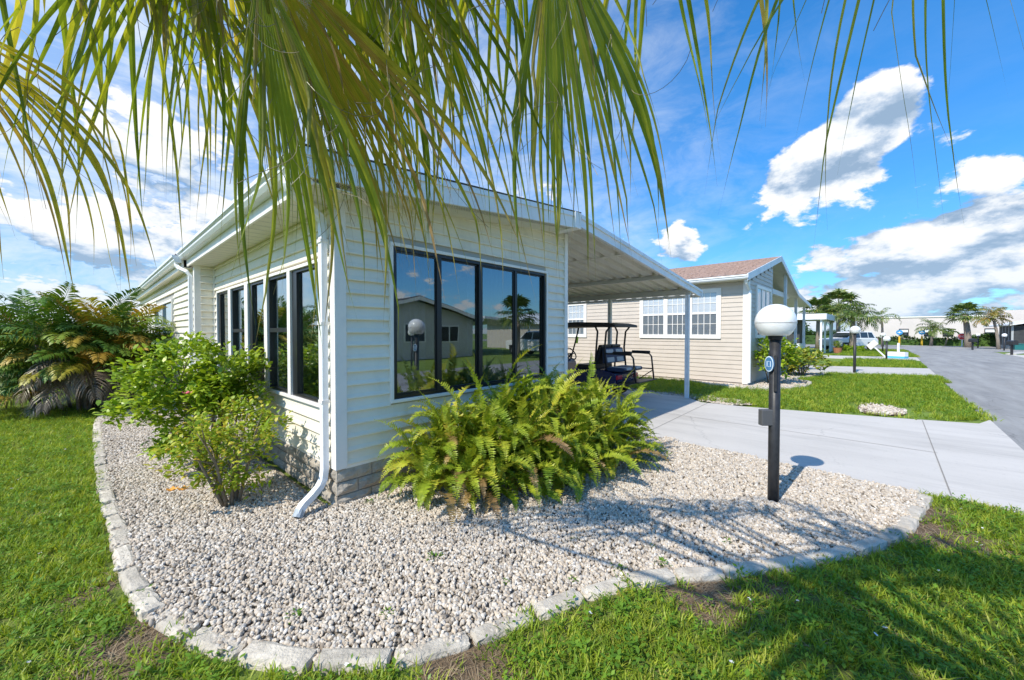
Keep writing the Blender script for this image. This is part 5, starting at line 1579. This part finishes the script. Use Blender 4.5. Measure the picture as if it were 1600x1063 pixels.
MB().prism([(-.4, 2.35), (4.5, 3.5), (9.4, 2.35)], 'x', -.4, 8.4).build('roof', 'shingle_brown', hs2)
w = box('window', 'window_black', hs2, -.05, -.001, 1.2, 2.4, 1.2, 2.0); box('frame', 'trim_white', w, -.06, -.051, 1.1, 2.5, 2.0, 2.12)

# ------------------------------------------------------------------ home right of the road
nr = thing('porch_home', 'blue-grey home with white metal roof and screened porch right of the road', 'house', (60, -10.3, 0), math.radians(-2))
def nrx(name, m, *a): return box(name, m, nr, *a)
nrx('wall', 'grey_wall', 1.2, 14, -9, -.9, -.02, 2.5)
MB().hexa([(-.6, .3, 2.25), (14.5, .3, 2.25), (14.5, -4.5, 3.35), (-.6, -4.5, 3.35), (-.6, .3, 2.37), (14.5, .3, 2.37), (14.5, -4.5, 3.47), (-.6, -4.5, 3.47)]).build('roof', 'metal_roof_white', nr)
MB().hexa([(-.6, -4.51, 3.34), (14.5, -4.51, 3.34), (14.5, -9.5, 2.2), (-.6, -9.5, 2.2), (-.6, -4.51, 3.47), (14.5, -4.51, 3.47), (14.5, -9.5, 2.32), (-.6, -9.5, 2.32)]).build('roof', 'metal_roof_white', nr)
nrx('screen_wall', 'dark_screen', .0, .08, -8.8, .0, .3, 2.25)
nrx('screen_wall', 'dark_screen', .08, 6.0, -.08, -.0, .3, 2.25)
for y in (0.02, -1.6, -3.2, -4.8, -6.4, -8.0): nrx('post', 'grey_wall', -.06, -.001, y - .07, y + .07, 0, 2.25)
for x in (1.5, 3.0, 4.5, 6.1): nrx('post', 'grey_wall', x - .07, x + .07, .001, .06, 0, 2.25)
nrx('base_wall', 'grey_wall', -.02, 6.0, -8.8, .03, -.02, .3)

# ------------------------------------------------------------------ vehicles
def car(label, loc, rz, cat='car', name='parked_car'):
    t = thing(name, label, cat, loc, rz)
    b = MB()
    side = [(-2.25, .40), (-2.30, .85), (-2.22, 1.02), (-1.15, 1.10), (1.6, 1.10), (2.2, 1.08), (2.32, .9), (2.3, .42), (1.85, .36), (-1.8, .36)]
    b.prism(side, 'y', -.92, .92); b.build('body', 'car_white', t, bevel=.07)
    cab = MB()
    low_ = [(-1.2, 1.08), (2.15, 1.08)]; hi = [(-.35, 1.66), (.4, 1.72), (1.75, 1.70), (2.05, 1.5)]
    pr = [(-1.2, 1.08), (-.35, 1.64), (.4, 1.71), (1.75, 1.69), (2.14, 1.1)]
    n = len(pr)
    V = [(x, -.86 + (.12 * (z - 1.08) / .6), z) for x, z in pr] + [(x, .86 - (.12 * (z - 1.08) / .6), z) for x, z in pr]
    cab.add(V, [tuple(range(n)), tuple(range(n, 2 * n))[::-1]] + [(i, i + n, (i + 1) % n + n, (i + 1) % n) for i in range(n)])
    cab.build('cabin', 'car_white', t, bevel=.05)
    for s in (-1, 1):
        for pts in ([(-.95, 1.13), (-.32, 1.58), (.25, 1.62), (.25, 1.13)], [(.33, 1.13), (.33, 1.62), (1.15, 1.62), (1.15, 1.13)], [(1.23, 1.13), (1.23, 1.62), (1.68, 1.6), (1.9, 1.13)]):
            g = MB(); m = len(pts)
            V = [(x, s * (.87 - .12 * (z - 1.08) / .6), z) for x, z in pts]
            V2 = [(x, s * (.85 - .12 * (z - 1.08) / .6), z) for x, z in pts]
            g.add(V + V2, [tuple(range(m)), tuple(range(m, 2 * m))[::-1]] + [(i, i + m, (i + 1) % m + m, (i + 1) % m) for i in range(m)])
            g.build('window', 'car_glass', t)
        box('headlight', 'rim_metal', t, -2.32, -2.25, s * .68 - .16, s * .68 + .16, .78, .92)
        box('taillight', 'lens_red', t, 2.28, 2.335, s * .76 - .11, s * .76 + .11, .85, 1.05)
        box('door_handle', 'rim_metal', t, .1, .26, s * .93 - .012, s * .93 + .012, .94, .97)
        for x in (-1.45, 1.45):
            wv = MB().lathe([(.001, -.11), (.23, -.11), (.34, -.09), (.36, -.04), (.36, .04), (.34, .09), (.23, .11), (.001, .11)], 22).build('wheel', 'tyre', t)
            wv.location = (x, s * .84, .36); wv.rotation_euler = (math.pi / 2, 0, 0)
            MB().lathe([(.001, -s * .112), (.2, -s * .116), (.225, -s * .108), (.001, -s * .1121)], 18).build('rim', 'rim_metal', wv)
            box('wheel_arch', 'cart_black', t, x - .42, x + .42, s * .80 - .128, s * .80 + .122, .355, .72)
    g = MB(); g.hexa([(2.02, -.70, 1.2), (2.06, -.70, 1.2), (2.06, .70, 1.2), (2.02, .70, 1.2), (1.82, -.64, 1.6), (1.86, -.64, 1.6), (1.86, .64, 1.6), (1.82, .64, 1.6)])
    g.build('rear_window', 'car_glass', t)
    g = MB(); g.hexa([(-1.12, -.76, 1.14), (-1.06, -.76, 1.14), (-1.06, .76, 1.14), (-1.12, .76, 1.14), (-.46, -.70, 1.59), (-.40, -.70, 1.59), (-.40, .70, 1.59), (-.46, .70, 1.59)])
    g.build('windscreen', 'car_glass', t)
    return t
car('white sport utility vehicle parked under the second neighbour carport', (47.2, 1.3, 0), math.radians(-35), 'car')
car('white car parked across the street, mirrored in the picture window', (20.5, -9.3, 0), math.radians(95))

# ------------------------------------------------------------------ signs and small street things
def disc_post(label, x, y):
    t = thing('sign_post', label, 'sign', (x, y, 0), math.radians(-6), 'yellow posts with round blue signs')
    MB().tube([(0, 0, -.05), (0, 0, 1.15)], .09, 12).build('post', 'paint_yellow', t)
    MB().tube([(0, 0, 1.15), (0, 0, 1.9)], .03, 8).build('pole', 'rim_metal', t)
    d = MB().lathe([(.001, -.012), (.29, -.012), (.29, .012), (.001, .012)], 20).build('disc', 'paint_blue', t); d.location = (-.05, 0, 1.62); d.rotation_euler = (0, math.pi / 2, 0)
    m = MB().box(-.10, .10, -.03, .03, .013, .02).box(-.03, .03, -.16, .16, .0135, .0205).build('symbol', 'paint_white', d); m.scale = (1, 1, -1)
disc_post('yellow post with round blue sign before the drooping feather palm', 64.7, -2.8)
disc_post('yellow post with round blue sign in front of the squat palm', 69.9, -5.0)
stop = thing('stop_sign', 'red octagonal stop sign on a white post by the palm', 'sign', (66.2, -7.85, 0), math.radians(-4))
box('post', 'paint_white', stop, -.05, .05, -.05, .05, -.05, .85)
oc = [(.36 * math.cos(math.pi / 8 + k * math.pi / 4), 1.15 + .36 * math.sin(math.pi / 8 + k * math.pi / 4)) for k in range(8)]
oc2 = [(.40 * math.cos(math.pi / 8 + k * math.pi / 4), 1.15 + .40 * math.sin(math.pi / 8 + k * math.pi / 4)) for k in range(8)]
pn = MB().prism(oc2, 'x', -.07, -.055).build('panel', 'paint_white', stop)
MB().prism(oc, 'x', -.078, -.0705).build('face', 'sign_red', pn)
fc = bpy.data.curves.new('lettering', 'FONT'); fc.body = 'STOP'; fc.size = .26; fc.align_x = 'CENTER'; fc.align_y = 'CENTER'; fc.extrude = .002
fo = bpy.data.objects.new('lettering', fc); COL.objects.link(fo); bpy.context.view_layer.update(); _lm = bpy.data.meshes.new_from_object(fo.evaluated_get(bpy.context.evaluated_depsgraph_get())); bpy.data.objects.remove(fo); fo = bpy.data.objects.new('lettering', _lm); COL.objects.link(fo); _lm.materials.clear(); _lm.materials.append(M['paint_white']); fo.parent = pn; fo.location = (-.083, 0, 1.15); fo.rotation_euler = (math.pi / 2, 0, -math.pi / 2)
def mailbox(label, x, y):
    t = thing('mailbox', label, 'mailbox', (x, y, 0), math.radians(20), 'roadside mailboxes')
    box('post', 'lamp_black', t, -.05, .05, -.05, .05, -.05, .75)
    m = MB(); m.prism([(-.14, .76), (.14, .76), (.14, .92)] + [(.14 * math.cos(a), .92 + .13 * math.sin(a)) for a in np.linspace(0, math.pi, 9)][1:-1] + [(-.14, .92)], 'x', -.32, .32)
    m.build('box', 'lamp_black', t)
    box('base', 'lamp_black', t, -.34, .34, -.16, .16, .73, .759)
mailbox('black mailbox at the right kerb before the stop sign palm', 54.9, -7.15)
mailbox('black mailbox on a post at the right road edge, nearer one', 44.1, -7.55)
ls = thing('lot_sign', 'small white sign tilted over on a leaning post in the verge', 'sign', (33.2, -.95, 0), math.radians(-35))
MB().hexa([(-.04, -.03, -.05), (.04, -.03, -.05), (.04, .03, -.05), (-.04, .03, -.05), (-.04, .75, .72), (.04, .75, .72), (.04, .81, .72), (-.04, .81, .72)]).build('post', 'stucco_plain', ls)
pa = box('panel', 'soffit_cream', ls, -.03, .03, -.28, .28, -.18, .18); pa.location = (-.05, .82, .82); pa.rotation_euler = (-.75, 0, 0)
mk = thing('marker_box', 'low white and blue marker box with white stake on the verge', 'marker', (33.7, -1.4, 0), math.radians(-30))
box('box', 'paint_white', mk, -.18, .18, -.42, .42, .14, .40); box('base', 'paint_cyan', mk, -.19, .19, -.43, .43, -.02, .139); box('stake', 'paint_white', mk, -.03, .03, -.08, .02, .40, .95)
pot = thing('potted_plant', 'potted plant standing by the white carport post', 'planter', (39.6, 1.7, 0))
MB().lathe([(.22, 0), (.30, .4), (.32, .42), (.26, .42), (.25, .36)], 14).build('pot', 'terracotta', pot)
random.seed(8); lf = MB()
for i in range(120):
    v, f = leaf_pts(Vector((random.uniform(-.2, .2), random.uniform(-.2, .2), random.uniform(.4, .85))), rvec(-.1, 1), rvec(-.2, .2), .2, .05); lf.add(v, f)
lf.build('foliage', 'croton_leaf', pot)
gb = thing('garden_bin', 'low teal box in front of the blue-grey porch home', 'bin', (58.2, -10.4, 0)); 
MB().prism([(-.5, 0), (.5, 0), (.56, .5), (-.56, .5)], 'y', -.35, .35).build('tub', 'teal_fabric', gb); box('lid', 'teal_fabric', gb, -.6, .6, -.4, .4, .501, .56, bevel=.02)
fenc = thing('utility_post', 'short grey wooden post standing left of the areca palm', 'post', (-1.72, 13.9, 0))
box('post', 'grey_wall', fenc, -.09, .09, -.09, .09, -.05, .98, bevel=.01); box('cap', 'grey_wall', fenc, -.11, .11, -.11, .11, .981, 1.02)

# ------------------------------------------------------------------ across the street, seen mirrored in the picture window
op = thing('gabled_home', 'pale-sided gabled home across the street, mirrored in the picture window', 'house', (8.5, -12.5, 0))
lap_wall('siding', 'siding_pale', 'y', -9, 0, .05, 2.5, -.0, .15, op)
MB().prism([(0, 0), (9, 0), (9, 2.5), (4.5, 3.5), (0, 2.5)], 'y', -9, .0).build('wall', 'siding_pale', op)
MB().prism([(-.5, 2.42), (4.5, 3.55), (9.5, 2.42), (9.5, 2.58), (4.5, 3.74), (-.5, 2.58)], 'y', -9.2, .5).build('roof', 'shingle_dark', op)
MB().prism([(-.52, 2.36), (4.5, 3.5), (9.52, 2.36), (9.52, 2.56), (4.5, 3.70), (-.52, 2.56)], 'y', .501, .54).build('rake_fascia', 'trim_white', op)
for x in (1.2, 3.7, 6.2):
    w = MB().box(x, x + 1.5, .001, .05, 1.0, 2.1).build('window', 'trim_white', op); box('pane', 'window_black', w, x + .1, x + .70, .051, .06, 1.08, 2.02); box('pane', 'window_black', w, x + .80, x + 1.4, .051, .06, 1.08, 2.02)
MB().hexa([(9.6, -7, 2.55), (15, -7, 2.3), (15, .5, 2.3), (9.6, .5, 2.55), (9.6, -7, 2.7), (15, -7, 2.45), (15, .5, 2.45), (9.6, .5, 2.7)]).build('carport_roof', 'metal_roof_white', op)
for y in (-6.5, .2): box('post', 'carport_white', op, 14.6, 14.72, y, y + .1, 0, 2.3)
far_palm('fan palm across the street, mirrored in the picture window', (17.6, -8.6, 0), 2.7, 1.5, 'fan', 81, n=36, tr=.17)
lamp(9.3, -7.2, 1.6, 'globe lamp across the street, mirrored small in the window')
nh = thing('gabled_home', 'beige home far across the street at the end of the mirror view', 'house', (28, -13, 0))
MB().prism([(0, 0), (8, 0), (8, 2.5), (4, 3.4), (0, 2.5)], 'y', -9, 0).build('wall', 'siding_tan', nh)
MB().prism([(-.5, 2.42), (4, 3.45), (8.5, 2.42), (8.5, 2.58), (4, 3.62), (-.5, 2.58)], 'y', -9.2, .5).build('roof', 'metal_roof_white', nh)
w = MB().box(1, 3, .001, .05, 1, 2.1).build('window', 'window_black', nh)
